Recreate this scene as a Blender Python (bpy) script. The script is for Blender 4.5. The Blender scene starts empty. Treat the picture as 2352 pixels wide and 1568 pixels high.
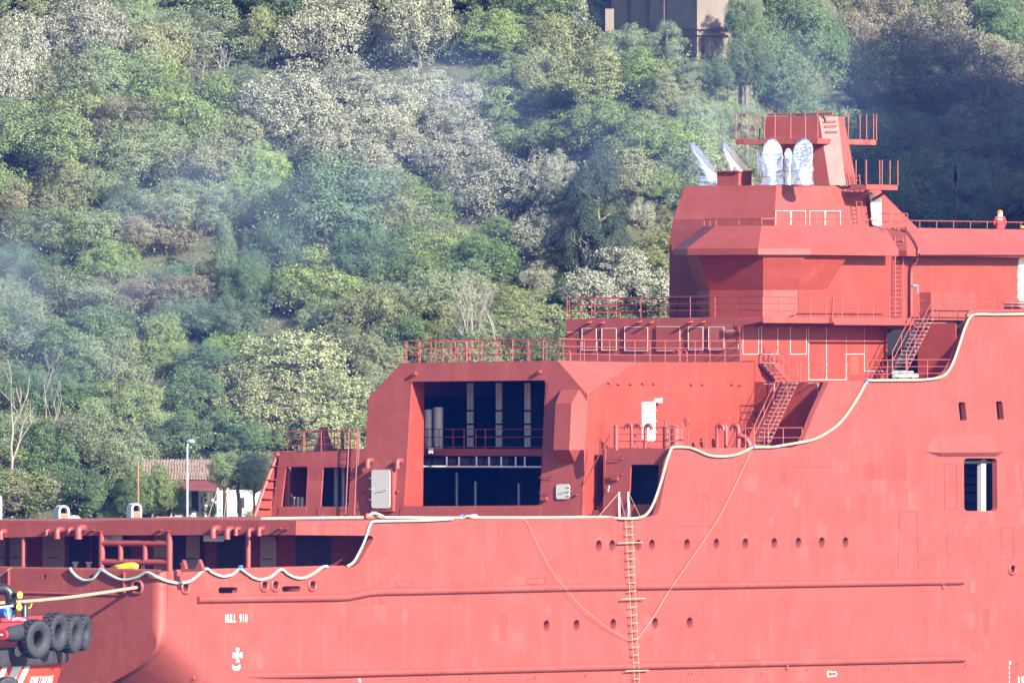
import bpy, bmesh, math, random
import numpy as np
from mathutils import Vector, Matrix
from mathutils.geometry import tessellate_polygon
R = math.radians
V = Vector
rnd = random.Random(7)
SC = bpy.context.scene
COL = SC.collection

# ------------------------------------------------------------------ camera, sky, sun, exposure
FPX, CX, CY = 39000.0, 1176.0, 885.0            # focal length in pixels of a 2352 px wide frame; horizon row
CAM = V((0, -830, 15.7))
cd = bpy.data.cameras.new('camera'); cam = bpy.data.objects.new('camera', cd); COL.objects.link(cam)
cam.location = CAM; cam.rotation_euler = (R(90), 0, 0)
cd.sensor_width = 36; cd.lens = FPX / 2352 * 36; cd.shift_y = 101 / 2352
cd.clip_start = 10; cd.clip_end = 9000
SC.camera = cam

SUN_AZ, SUN_EL = R(-50), R(26)
SUN = V((math.cos(SUN_AZ) * math.cos(SUN_EL), math.sin(SUN_AZ) * math.cos(SUN_EL), math.sin(SUN_EL)))
w = bpy.data.worlds.new('World'); SC.world = w; w.use_nodes = True
nt = w.node_tree; bg = nt.nodes['Background']
sky = nt.nodes.new('ShaderNodeTexSky'); sky.sky_type = 'NISHITA'; sky.sun_disc = False
sky.sun_elevation = SUN_EL; sky.sun_rotation = math.atan2(SUN.x, SUN.y)
nt.links.new(sky.outputs[0], bg.inputs[0]); bg.inputs[1].default_value = 0.075
sd = bpy.data.lights.new('sun', 'SUN'); sd.energy = 5.0; sd.angle = R(0.5); sd.color = (1, .94, .85)
so = bpy.data.objects.new('sun', sd); COL.objects.link(so); so.rotation_euler = SUN.to_track_quat('Z', 'Y').to_euler()
so.location = (200, -300, 200)
SC.view_settings.view_transform = 'Standard'; SC.view_settings.look = 'None'
SC.view_settings.exposure = 1.78; SC.view_settings.gamma = 1
SC.render.engine = 'CYCLES'
SC.cycles.max_bounces = 4; SC.cycles.volume_bounces = 0; SC.cycles.transparent_max_bounces = 8
SC.cycles.use_denoising = True; SC.cycles.use_adaptive_sampling = True; SC.cycles.adaptive_threshold = .03; SC.cycles.diffuse_bounces = 2; SC.cycles.glossy_bounces = 2

# ------------------------------------------------------------------ frames of reference
SHIP = Matrix.Translation((-17.15, 0, 0)) @ Matrix.Rotation(R(57), 4, 'Z')   # ship axes: x forward, y to port, z up from the water
SHI = SHIP.inverted(); S3 = SHI.to_3x3(); CAML = SHI @ CAM
def Sp(v): return (V((1, 0, 0)), v)
def Pp(v): return (V((0, 1, 0)), v)
def Zp(v): return (V((0, 0, 1)), v)
def on(x, y, pl):                       # where a measured sight line meets a known plane of the ship
    d = S3 @ V(((x - CX) / FPX, 1, -(y - CY) / FPX)); n, k = pl
    return CAML + d * ((k - n.dot(CAML)) / n.dot(d))
def ons(pts, pl): return [on(x, y, pl) for x, y in pts]
def W(x, y, Y):                         # same, on shore: a vertical plane at world distance Y
    t = Y - CAM.y
    return V(((x - CX) / FPX * t, Y, CAM.z - (y - CY) / FPX * t))

# ------------------------------------------------------------------ materials
MATS = {}
def newmat(name):
    m = bpy.data.materials.new(name); m.use_nodes = True; MATS[name] = m
    t = m.node_tree; return m, t, t.nodes['Principled BSDF']
def mat(name, col, rough=.6, metal=0., var=.12, scale=1.5, bump=0.):
    if name in MATS: return MATS[name]
    m, t, b = newmat(name); N = t.nodes; L = t.links
    tc = N.new('ShaderNodeTexCoord'); no = N.new('ShaderNodeTexNoise'); no.inputs['Scale'].default_value = scale; no.inputs['Detail'].default_value = 6
    L.new(tc.outputs['Object'], no.inputs['Vector'])
    mx = N.new('ShaderNodeMix'); mx.data_type = 'RGBA'
    mx.inputs[6].default_value = tuple(max(0, c * (1 - var * 2)) for c in col) + (1,)
    mx.inputs[7].default_value = tuple(min(1, c * (1 + var * 2)) for c in col) + (1,)
    L.new(no.outputs[0], mx.inputs[0]); L.new(mx.outputs[2], b.inputs['Base Color'])
    b.inputs['Roughness'].default_value = rough; b.inputs['Metallic'].default_value = metal
    if bump:
        bp = N.new('ShaderNodeBump'); bp.inputs['Strength'].default_value = bump; bp.inputs['Distance'].default_value = .05
        L.new(no.outputs[0], bp.inputs['Height']); L.new(bp.outputs[0], b.inputs['Normal'])
    return m
def red_paint(name, base, patch, patch2, amount=1., rough=.5):
    m, t, b = newmat(name); N = t.nodes; L = t.links
    tc = N.new('ShaderNodeTexCoord'); sx = N.new('ShaderNodeSeparateXYZ'); L.new(tc.outputs['Object'], sx.inputs[0])
    ad = N.new('ShaderNodeMath'); ad.operation = 'ADD'; L.new(sx.outputs[0], ad.inputs[0]); L.new(sx.outputs[1], ad.inputs[1])
    cb = N.new('ShaderNodeCombineXYZ'); L.new(ad.outputs[0], cb.inputs[0]); L.new(sx.outputs[2], cb.inputs[1])
    def mapped(sc, off=(0, 0, 0)):
        mp = N.new('ShaderNodeMapping'); mp.inputs['Scale'].default_value = sc; mp.inputs['Location'].default_value = off
        L.new(cb.outputs[0], mp.inputs[0]); return mp
    def math_(op, a, bb):
        n = N.new('ShaderNodeMath'); n.operation = op
        for i, q in enumerate((a, bb)):
            if isinstance(q, (int, float)): n.inputs[i].default_value = q
            elif q is not None: L.new(q, n.inputs[i])
        return n.outputs[0]
    def mix(a, bcol, fac):
        n = N.new('ShaderNodeMix'); n.data_type = 'RGBA'
        if isinstance(a, tuple): n.inputs[6].default_value = a + (1,)
        else: L.new(a, n.inputs[6])
        n.inputs[7].default_value = bcol + (1,); L.new(fac, n.inputs[0]); return n.outputs[2]
    col = base
    # rolled-on repair patches, lighter and darker, clustered
    clus = N.new('ShaderNodeTexNoise'); clus.inputs['Scale'].default_value = .16; clus.inputs['Detail'].default_value = 2
    L.new(cb.outputs[0], clus.inputs['Vector'])
    gate = N.new('ShaderNodeMapRange'); gate.inputs[1].default_value = .46; gate.inputs[2].default_value = .60
    L.new(clus.outputs[0], gate.inputs[0])
    for sc, off, cc, thr in (((.55, .8, 1), (0, 0, 0), patch, .62), ((.9, .5, 1), (7, 3, 0), patch2, .72), ((.16, .22, 1), (3, 9, 0), patch2, .7), ((1.6, 1.1, 1), (5, 1, 0), patch, .78)):
        mp = mapped(sc, off)
        vo = N.new('ShaderNodeTexVoronoi'); vo.distance = 'CHEBYCHEV'; vo.inputs['Scale'].default_value = 1; vo.inputs['Randomness'].default_value = .8
        L.new(mp.outputs[0], vo.inputs['Vector'])
        sc2 = N.new('ShaderNodeSeparateColor'); L.new(vo.outputs['Color'], sc2.inputs[0])
        f = math_('GREATER_THAN', sc2.outputs[0], thr)
        f2 = math_('MULTIPLY', f, math_('LESS_THAN', vo.outputs['Distance'], .36))
        f3 = math_('MULTIPLY', f2, gate.outputs[0])
        f4 = math_('MULTIPLY', math_('MULTIPLY', f3, sc2.outputs[1]), amount)
        col = mix(col, cc, f4)
    # plate-to-plate tone and thin weld seams
    br = N.new('ShaderNodeTexBrick'); br.inputs['Scale'].default_value = 1; br.inputs['Mortar Size'].default_value = .012
    br.inputs['Brick Width'].default_value = 7.3; br.inputs['Row Height'].default_value = 2.35; br.offset = .37
    br.inputs['Color1'].default_value = (0, 0, 0, 1); br.inputs['Color2'].default_value = (1, 1, 1, 1); br.inputs['Mortar'].default_value = (.5, .5, .5, 1)
    L.new(cb.outputs[0], br.inputs['Vector'])
    sb = N.new('ShaderNodeSeparateColor'); L.new(br.outputs['Color'], sb.inputs[0])
    col = mix(col, patch2, math_('MULTIPLY', sb.outputs[0], .22))
    col = mix(col, patch, math_('MULTIPLY', br.outputs['Fac'], .6))
    # vertical runs and scuffs
    no = N.new('ShaderNodeTexNoise'); no.inputs['Scale'].default_value = 1; no.inputs['Detail'].default_value = 7; no.inputs['Roughness'].default_value = .65
    L.new(mapped((2.2, .22, 1)).outputs[0], no.inputs['Vector'])
    rr = N.new('ShaderNodeMapRange'); rr.inputs[1].default_value = .52; rr.inputs[2].default_value = .8; L.new(no.outputs[0], rr.inputs[0])
    col = mix(col, patch, math_('MULTIPLY', rr.outputs[0], .85 * amount))
    n2 = N.new('ShaderNodeTexNoise'); n2.inputs['Scale'].default_value = .5; n2.inputs['Detail'].default_value = 8; L.new(cb.outputs[0], n2.inputs['Vector'])
    r2 = N.new('ShaderNodeMapRange'); r2.inputs[1].default_value = .45; r2.inputs[2].default_value = .75; L.new(n2.outputs[0], r2.inputs[0])
    col = mix(col, patch2, math_('MULTIPLY', r2.outputs[0], .75))
    L.new(col, b.inputs['Base Color']); b.inputs['Roughness'].default_value = rough; b.inputs['Specular IOR Level'].default_value = .35
    bp = N.new('ShaderNodeBump'); bp.inputs['Strength'].default_value = .35; bp.inputs['Distance'].default_value = .12
    n3 = N.new('ShaderNodeTexNoise'); n3.inputs['Scale'].default_value = .9; n3.inputs['Detail'].default_value = 2; L.new(tc.outputs['Object'], n3.inputs['Vector'])
    L.new(n3.outputs[0], bp.inputs['Height']); L.new(bp.outputs[0], b.inputs['Normal'])
    return m
RED = red_paint('red hull primer', (.207, .0475, .0375), (.250, .070, .058), (.178, .036, .026), 1.05)
RED2 = red_paint('red superstructure primer', (.200, .0365, .0245), (.232, .053, .042), (.180, .027, .015), 1.)
REDP = mat('red fittings paint', (.20, .040, .032), .5, var=.08)
WHITE = mat('white paint', (.62, .62, .59), .6, var=.05)
DOORW = mat('cream door paint', (.62, .61, .54), .5, var=.05)
GREYD = mat('light grey door', (.33, .34, .325), .5, var=.04)
STEEL = mat('galvanised steel', (.42, .44, .46), .45, .5, var=.1, scale=8)
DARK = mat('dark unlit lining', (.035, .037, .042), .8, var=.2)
LINER = mat('pale insulation sheet', (.62, .64, .66), .6, var=.12, scale=3)
GLASS = mat('dark porthole glass', (.03, .035, .04), .12, var=.1)
HOSE = mat('tan rope', (.37, .29, .19), .85, var=.18, scale=6)
HEMP = mat('pale hemp rope', (.25, .19, .125), .9, var=.18, scale=9)
GREEN = mat('mint green rope', (.24, .34, .30), .85, var=.2, scale=9)
BLUE = mat('blue twine', (.10, .22, .62), .7)
BLACK = mat('black rubber', (.020, .021, .024), .7, var=.3, scale=3, bump=.2)
BLKP = mat('black gloss paint', (.014, .014, .016), .45, var=.15)
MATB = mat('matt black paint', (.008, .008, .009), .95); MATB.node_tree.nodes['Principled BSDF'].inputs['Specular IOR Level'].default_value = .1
YEL = mat('yellow plastic sheet', (.50, .32, .016), .5, var=.1, scale=4)
YELP = mat('yellow marking paint', (.62, .62, .05), .6)

# ------------------------------------------------------------------ mesh helpers
def link(o, parent=None):
    COL.objects.link(o)
    if parent is not None: o.parent = parent
    return o
def tag(o, label=None, cat=None, group=None, kind=None):
    if label: o['label'] = label
    if cat: o['category'] = cat
    if group: o['group'] = group
    if kind: o['kind'] = kind
    return o
def empty(name, loc=(0, 0, 0)):
    o = bpy.data.objects.new(name, None); o.location = loc; o.empty_display_size = .3; return link(o)
def fromdata(name, vs, fs, m, parent=None, smooth=False):
    me = bpy.data.meshes.new(name); me.from_pydata([tuple(v) for v in vs], [], fs); me.materials.append(m)
    if smooth: me.polygons.foreach_set('use_smooth', [True] * len(me.polygons))
    me.update(); return link(bpy.data.objects.new(name, me), parent)
def arc(cx, cy, r, a0, a1, n):
    return [(cx + r * math.cos(R(a0 + (a1 - a0) * i / n)), cy + r * math.sin(R(a0 + (a1 - a0) * i / n))) for i in range(n + 1)]
def rounded(pts, r, n=4):               # round the corners of a 2D polygon
    out = []; k = len(pts)
    for i in range(k):
        p = V(pts[i]); a = V(pts[i - 1]) - p; b = V(pts[(i + 1) % k]) - p
        rr = min(r, a.length * .45, b.length * .45); A = p + a.normalized() * rr; B = p + b.normalized() * rr
        for j in range(n + 1):
            t = j / n; q = A * (1 - t) ** 2 + p * 2 * t * (1 - t) + B * t * t; out.append((q.x, q.y))
    return out
class MB:
    def __init__(s): s.v = []; s.f = []; s.sm = False
    def face(s, pts): i = len(s.v); s.v += [V(p) for p in pts]; s.f.append(tuple(range(i, i + len(pts)))); return s
    def prism(s, a, b):
        i = len(s.v); n = len(a); s.v += [V(p) for p in a] + [V(p) for p in b]
        for k in range(n): s.f.append((i + k, i + (k + 1) % n, i + n + (k + 1) % n, i + n + k))
        for base, rev in ((i, True), (i + n, False)):
            tri = tessellate_polygon([[s.v[base + k] for k in range(n)]])
            s.f += [tuple(base + q for q in t) for t in tri]
        return s
    def box(s, a, b):
        (x0, y0, z0), (x1, y1, z1) = a, b
        return s.prism([(x0, y0, z0), (x1, y0, z0), (x1, y1, z0), (x0, y1, z0)], [(x0, y0, z1), (x1, y0, z1), (x1, y1, z1), (x0, y1, z1)])
    def plate(s, outer, holes, off):    # flat outline with holes, thickened by the vector off
        loops = [outer] + list(holes); flat = [p for l in loops for p in l]; tri = tessellate_polygon(loops)
        i = len(s.v); n = len(flat); s.v += [V(p) for p in flat] + [V(p) + off for p in flat]
        for t in tri: s.f.append(tuple(i + q for q in t)); s.f.append(tuple(i + n + q for q in reversed(t)))
        k = i
        for l in loops:
            m = len(l)
            for j in range(m): s.f.append((k + j, k + (j + 1) % m, n + k + (j + 1) % m, n + k + j))
            k += m
        return s
    def tube(s, pts, r, n=8, caps=True):
        s.sm = True; pts = [V(p) for p in pts]; m = len(pts); rs = r if isinstance(r, (list, tuple)) else [r] * m
        t0 = (pts[1] - pts[0]).normalized(); ref = V((0, 0, 1)) if abs(t0.z) < .9 else V((1, 0, 0))
        nx = t0.cross(ref).normalized(); rings = []
        for k in range(m):
            t = ((pts[min(k + 1, m - 1)] - pts[max(k - 1, 0)])).normalized()
            nx = (nx - t * nx.dot(t)).normalized(); ny = t.cross(nx); b = len(s.v); rings.append(b)
            for j in range(n):
                a = 2 * math.pi * j / n; s.v.append(pts[k] + (nx * math.cos(a) + ny * math.sin(a)) * rs[k])
        for k in range(m - 1):
            for j in range(n): s.f.append((rings[k] + j, rings[k] + (j + 1) % n, rings[k + 1] + (j + 1) % n, rings[k + 1] + j))
        if caps: s.f.append(tuple(rings[0] + j for j in reversed(range(n)))); s.f.append(tuple(rings[-1] + j for j in range(n)))
        return s
    def ring(s, c, ax, prof, n=24):     # lathe: prof = [(radius, along axis)]
        s.sm = True; ax = V(ax).normalized(); ref = V((0, 0, 1)) if abs(ax.z) < .9 else V((1, 0, 0)); u = ax.cross(ref).normalized(); w_ = ax.cross(u)
        b = len(s.v); m = len(prof)
        for k in range(n):
            a = 2 * math.pi * k / n; d = u * math.cos(a) + w_ * math.sin(a)
            for r, h in prof: s.v.append(V(c) + d * r + ax * h)
        for k in range(n):
            for j in range(m - 1): s.f.append((b + k * m + j, b + ((k + 1) % n) * m + j, b + ((k + 1) % n) * m + j + 1, b + k * m + j + 1))
        return s
    def build(s, name, m, parent=None, flat=False, label=None):
        o = fromdata(name, s.v, s.f, m, parent, s.sm and not flat)
        if s.sm and not flat:
            bm = bmesh.new(); bm.from_mesh(o.data)
            for e in bm.edges:
                if len(e.link_faces) == 2 and e.calc_face_angle(0) > .7: e.smooth = False
            bm.to_mesh(o.data); bm.free()
        if label: o['label'] = label
        return o
def smoothline(pts, n=6):               # Catmull-Rom through 3D points
    pts = [V(p) for p in pts]; out = []
    for i in range(len(pts) - 1):
        p0 = pts[max(i - 1, 0)]; p1 = pts[i]; p2 = pts[i + 1]; p3 = pts[min(i + 2, len(pts) - 1)]
        for k in range(n):
            t = k / n
            out.append(.5 * ((2 * p1) + (p2 - p0) * t + (2 * p0 - 5 * p1 + 4 * p2 - p3) * t * t + (3 * p1 - p0 - 3 * p2 + p3) * t ** 3))
    return out + [pts[-1]]
def copy_to(o, loc, parent=None, rot=None, sc=None):
    c = o.copy(); COL.objects.link(c); c.location = loc; c.parent = parent
    if rot is not None: c.rotation_euler = rot
    if sc is not None: c.scale = sc
    return c

def text_mesh(name, body, size, bold, m):       # lettering as a real flat mesh
    cu = bpy.data.curves.new(name, 'FONT'); cu.body = body; cu.size = size; cu.offset = bold; cu.space_character = 1.14; cu.extrude = .004; cu.resolution_u = 3
    t = bpy.data.objects.new(name, cu); COL.objects.link(t); dg = bpy.context.evaluated_depsgraph_get(); me = bpy.data.meshes.new_from_object(t.evaluated_get(dg))
    COL.objects.unlink(t); bpy.data.objects.remove(t); bpy.data.curves.remove(cu); me.materials.clear(); me.materials.append(m)
    return bpy.data.objects.new(name, me)

# ================================================================== SHIP
ship = empty('ship'); ship.matrix_world = SHIP
tag(ship, 'unfinished red primer-painted ship filling the lower right, moored stern towards the tug', 'ship')
def plate(name, pl, outer, holes=(), t=.05, m=None, label=None):      # pixel outline on a plane; thickened away from the viewer
    return MB().plate(ons(outer, pl), [ons(h, pl) for h in holes], pl[0].normalized() * t).build(name, m or RED, ship, label=label)
def P3(s, p, z): return V((s, p, z))
P0 = Pp(0.0)
ZDA = 8.97
Sb = on(679, 1200, P0).x                # aft edge of the working deck
S1 = on(1513, 1181, P0).x               # foot of the main aft bulkhead
HA = (V((1, 0, -.09)), S1 - .09 * 9)    # inclined hangar front
P1 = on(1341, 1034, HA).y               # starboard wall of the hangar
PW = on(623, 1190, HA).y                # port side
PL1 = Pp(P1)
S2 = on(1699, 800, PL1).x               # upper aft block
SW2 = on(1733, 860, PL1).x              # wall under the side deck
SW3 = on(2030, 800, PL1).x
ZB = on(1680, 1028, P0).z; ZC = on(1950, 876, P0).z; ZR = on(1400, 831, PL1).z; ZD = on(1900, 729, Pp(P1 - 1.7)).z
ZE = on(1900, 519, Pp(P1)).z

# ---- hull
def zc(s): return 3.9 - .58 * s
def hull_p(s, z): return .5 * max(0, zc(s) - z) ** 2
side = [(386, 1312), (540, 1308), (640, 1305), (740, 1302.5), (793, 1302), (812, 1300.6), (825, 1292.6), (838.7, 1268), (852, 1247), (857.5, 1237.5), (855, 1231), (849, 1229.5), (679, 1228),
        (679, 1196.5), (855, 1194.5), (1000, 1193), (1200, 1190.5), (1400, 1188.5), (1475, 1188), (1500, 1185), (1510, 1180), (1515, 1168), (1541, 1029), (1700, 1028), (1819, 1027), (1833, 1022), (1845, 1011), (1856, 985), (1869, 951), (1904, 876),
        (2135, 872), (2160, 866), (2178, 850), (2192, 825), (2204, 790), (2215, 757), (2226, 732), (2240, 723), (2352, 721), (2520, 719)]
sideL = ons(side, P0); smax = sideL[-1].x
sideL += [P3(smax, 0, -1.5)] + [P3(s, 0, zc(s)) for s in (9.2, 6, 3, 1.5, .55)]
def circ(c, r, n=24): return [P3(c.x + r * math.cos(2 * math.pi * k / n), 0, c.z + r * math.sin(2 * math.pi * k / n)) for k in range(n)]
row1 = [(1375.2, 1252.4), (1406.3, 1251.8), (1466, 1251), (1497.4, 1250.4), (1578, 1249.3), (1645.4, 1248.4), (1712, 1247.4), (1778.3, 1246.8), (1833.6, 1245.8), (1887.5, 1245.2), (1942, 1244.9)]
row2 = [(1255, 1435.8), (1324, 1434.7), (1408.3, 1432.6), (1504.7, 1430.3), (1583.8, 1428.8)]
holes = []
PORT = [on(x, y, P0) for x, y in row1 + row2]
holes += [circ(c, .275) for c in PORT]
FAIR = [on(x, y, P0) for x, y in ((425, 1349), (606.4, 1344), (631.4, 1343.6), (716.5, 1343), (2324.5, 1306.8))]
def oval(c, rx, rz, n=20): return [P3(c.x + rx * math.copysign(abs(math.cos(a)) ** .75, math.cos(a)), 0, c.z + rz * math.copysign(abs(math.sin(a)) ** .75, math.sin(a))) for a in [2 * math.pi * k / n for k in range(n)]]
holes += [oval(c, .25, .19) for c in FAIR]
slots = [rounded([(502, 1348), (545.5, 1347.5), (545.5, 1361.5), (502, 1362)], 6), rounded([(648, 1345.5), (690, 1345), (690, 1358), (648, 1358.5)], 6)]
wins = [rounded([(2214, 1052), (2290, 1052), (2291, 1172.6), (2214.5, 1172.6)], 9), rounded([(2201, 923.5), (2216.6, 923), (2221, 966), (2205.7, 966)], 4), rounded([(2287.4, 921.5), (2302, 921), (2306.7, 964), (2291.7, 964)], 4)]
holes += [ons(q, P0) for q in slots + wins]
MB().plate(sideL, holes, V((0, .3, 0))).build('hull_side', RED, ship)
# tucked-in stern quarter below the knuckle
mb = MB(); mb.sm = True; ns, nz = 26, 16; vs = []; fs = []
for i in range(ns + 1):
    s = .55 + (9.2 - .55) * i / ns
    for j in range(nz + 1):
        z = zc(s) + (-1.5 - zc(s)) * j / nz; vs.append(P3(s, hull_p(s, z), z))
for i in range(ns):
    for j in range(nz): a = i * (nz + 1) + j; fs.append((a, a + 1, a + nz + 2, a + nz + 1))
fromdata('hull_quarter', vs, fs, RED, ship, True)
# rounded corner post between side and transom
def crad(z): t = min(1, max(0, (z - 2.7) / 1.3)); return .04 + .5 * t * t * (3 - 2 * t)
vs = []; fs = []; zt = on(380, 1311, P0).z; zz = [zt - (zt + 1.5) * k / 24 for k in range(25)]
for z in zz:
    for k in range(9):
        a = R(90 * k / 8); q = hull_p(.55, z); vs.append(P3(.55 - .55 * math.sin(a), q + crad(z) * (1 - math.cos(a)), z))
for i in range(24):
    for k in range(8): a = i * 9 + k; fs.append((a, a + 1, a + 10, a + 9))
fromdata('hull_corner', vs, fs, RED, ship, True)
# transom
T0 = Sp(0.0); ztl = [(368, 1311.5), (300, 1309.5), (200, 1307.5), (100, 1306), (0, 1304), (-200, 1301), (-420, 1299)]
tr = ons(ztl, T0); pport = PW
tr += [P3(0, pport, tr[-1].z), P3(0, pport, -1.5)] + [P3(0, crad(z) + hull_p(.55, z), z) for z in [-1.5 + (zt + 1.5) * k / 24 for k in range(24)]]
fc = on(315, 1348, T0)
def circT(c, r, n=20): return [P3(0, c.y + r * math.cos(2 * math.pi * k / n), c.z + r * math.sin(2 * math.pi * k / n)) for k in range(n)]
sq = [ons([(100, 1319), (106, 1319), (106, 1328), (100, 1328)], T0), ons([(205, 1322), (211, 1322), (211, 1331), (205, 1331)], T0)]
MB().plate(tr, [circT(fc, .25)] + sq, V((.3, 0, 0))).build('transom', RED, ship)
MB().box((0, pport - .05, -1.5), (smax, pport + .2, 6.6)).build('port_side', RED, ship)
MB().box((Sb, pport - .05, 6.62), (smax, pport + .2, 8.9)).build('port_side_upper', RED, ship)
MB().box((smax, .4, -1.5), (smax + .2, pport, ZC)).build('forward_bulkhead', RED, ship)
# portholes: sleeve and glass
slv = MB().ring((0, 0, 0), (0, 1, 0), [(.30, -.012), (.275, -.014), (.27, 0), (.262, .36)], 28).build('porthole', REDP, ship)
gls = fromdata('glass', [(.265 * math.cos(2 * math.pi * k / 24), .33, .265 * math.sin(2 * math.pi * k / 24)) for k in range(24)], [tuple(range(24))], GLASS, slv)
slv.location = PORT[0]
for c in PORT[1:]:
    o = copy_to(slv, c, ship); copy_to(gls, (0, 0, 0), o)
# fairleads (rounded lips)
def fairlead(c, ax, rx, rz):
    vs = []; fs = []; n, m = 24, 10
    for i in range(n):
        a = 2 * math.pi * i / n; ca, sa = math.cos(a), math.sin(a)
        for j in range(m):
            b = 2 * math.pi * j / m; rr = .085
            u = (rx + .06) * math.copysign(abs(ca) ** .75, ca) + rr * math.cos(b) * ca; vv = (rz + .06) * math.copysign(abs(sa) ** .75, sa) + rr * math.cos(b) * sa; h = .10 * math.sin(b)
            vs.append(P3(c.x + u, c.y + h, c.z + vv) if ax == 'y' else P3(c.x + h, c.y + u, c.z + vv))
    for i in range(n):
        for j in range(m): fs.append((i * m + j, ((i + 1) % n) * m + j, ((i + 1) % n) * m + (j + 1) % m, i * m + (j + 1) % m))
    return fromdata('fairlead', vs, fs, REDP, ship, True)
for c in FAIR: fairlead(c, 'y', .25, .19)
fairlead(fc, 'x', .24, .24)
# rubbing strakes
def strake(px):
    pts = []
    for x, y in px:
        q = on(x, y, P0)
        for _ in range(3): q = on(x, y, Pp(hull_p(q.x, q.z)))
        pts.append(q + V((0, -.02, 0)))
    return MB().tube(smoothline(pts, 5), .185, 12).build('rubbing_strake', RED, ship)
strake([(452, 1376), (600, 1374), (720, 1372.5), (787, 1371), (820, 1366), (855, 1359.7), (900, 1358), (976, 1356.6), (1285, 1349.3), (1608, 1344.2), (2210, 1334)])
strake([(436, 1554.5), (700, 1548.5), (976, 1541.5), (1607.8, 1525.5), (2212, 1512)])
# transom strake, vertical stiffeners
mb = MB(); a = on(60, 1416 - 2, T0); mb.tube([on(-60, 1357, T0), on(60, 1361, T0), on(290, 1366, T0)], .07, 8).build('transom_rail', REDP, ship)
for x, y0, y1 in ((22, 1306, 1345), (287, 1310, 1366)):
    a = on(x, y0 + 3, T0); b = on(x, y1, T0); MB().box((-.16, a.y - .03, b.z), (0, a.y + .03, a.z)).build('stiffener', REDP, ship)
# bulwark cap rails
MB().tube(ons(ztl, Sp(.1)), .09, 8).build('bulwark_cap', RED, ship)
MB().tube(ons([(386, 1312), (540, 1308), (640, 1305), (740, 1302.5), (790, 1302)], Pp(.1)), .09, 8).build('bulwark_cap', RED, ship)
# plate outlines (closed doors and hatches in the shell): thin raised seams
def seam(pl, pts, closed=True, w_=.022, m=REDP, name='hatch_seam', lift=.004):
    q = ons(pts, pl); n = pl[0].normalized(); q = [p - n * lift for p in q]
    if closed: q.append(q[0])
    mb = MB()
    for a, b in zip(q, q[1:]):
        d = (b - a).normalized(); side_ = n.cross(d) * w_ * .5; e = d * w_ * .3
        mb.prism([a - e - side_, b + e - side_, b + e + side_, a - e + side_], [p - n * .012 for p in (a - e - side_, b + e - side_, b + e + side_, a - e + side_)])
    return mb.build(name, m, ship, flat=True)
GAP = mat('dark seam', (.12, .03, .03), .8)
def rrect(x0, y0, x1, y1, r): return rounded([(x0, y0), (x1, y0), (x1, y1), (x0, y1)], r)
for q in (rrect(2168.7, 1065, 2197, 1170, 4), rrect(2175, 1231, 2196, 1271, 5), rrect(2301, 1211.6, 2327.6, 1286, 4), rrect(910, 1333, 951, 1346.5, 6), rrect(1210, 1327, 1251, 1341, 6)):
    seam(P0, q, w_=.03, m=GAP)
seam(P0, [(2063, 1310), (2066, 1173), (2105, 1173), (2109, 1310)], False, .03, GAP)
seam(P0, [(2352, 1045), (2346, 1060), (2344, 1085), (2348, 1110), (2352, 1130), (2354, 1250)], False, .04, GAP)
seam(P0, [(1819, 1075), (1823, 1072), (1920, 1071)], False, .03, GAP)
seam(P0, [(1545, 1208.5), (1640, 1207)], False, .03, GAP)
# faceted bulge over the big shell opening
mb = MB(); A, B = ons([(2145, 999), (2281, 998)], P0); C, D = ons([(2160, 1039), (2290, 1038)], Pp(-.22)); E, G = ons([(2126, 1037), (2306, 1036)], P0); H, I = ons([(2160, 1049), (2290, 1048)], P0)
for f in ([A, B, D, C], [A, C, E], [B, G, D], [C, D, I, H], [E, C, H], [D, G, I]): mb.face(f)
mb.build('window_hood', RED, ship)
# small drain holes
for x, y in ((2040.6, 1537), (1985, 1535), (1750, 1546), (1853, 1537), (1617, 1546), (1590, 1547), (1581, 1547), (1228, 1554.6), (1079, 1558.5), (1343, 1551), (982, 1559.6), (2217, 1526), (2334, 1525)):
    c = on(x, y, P0); MB().ring(c + V((0, -.01, 0)), (0, 1, 0), [(.0, -.01), (.055, -.008), (.075, -.02), (.085, .005)], 10).build('drain', GAP, ship)
for x, y in ((1466 + 441, 1150),): pass
for x, y in ((2168, 1345), (1809, 1531)):     # hanging eyes under the strakes
    c = on(x, y, Pp(-.12)); MB().tube([c + V((0, 0, .22)), c + V((.06, -.02, 0)), c + V((.02, 0, -.16)), c + V((-.06, 0, -.1)), c + V((-.04, 0, .2))], .025, 6).build('hanging_eye', REDP, ship)

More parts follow.
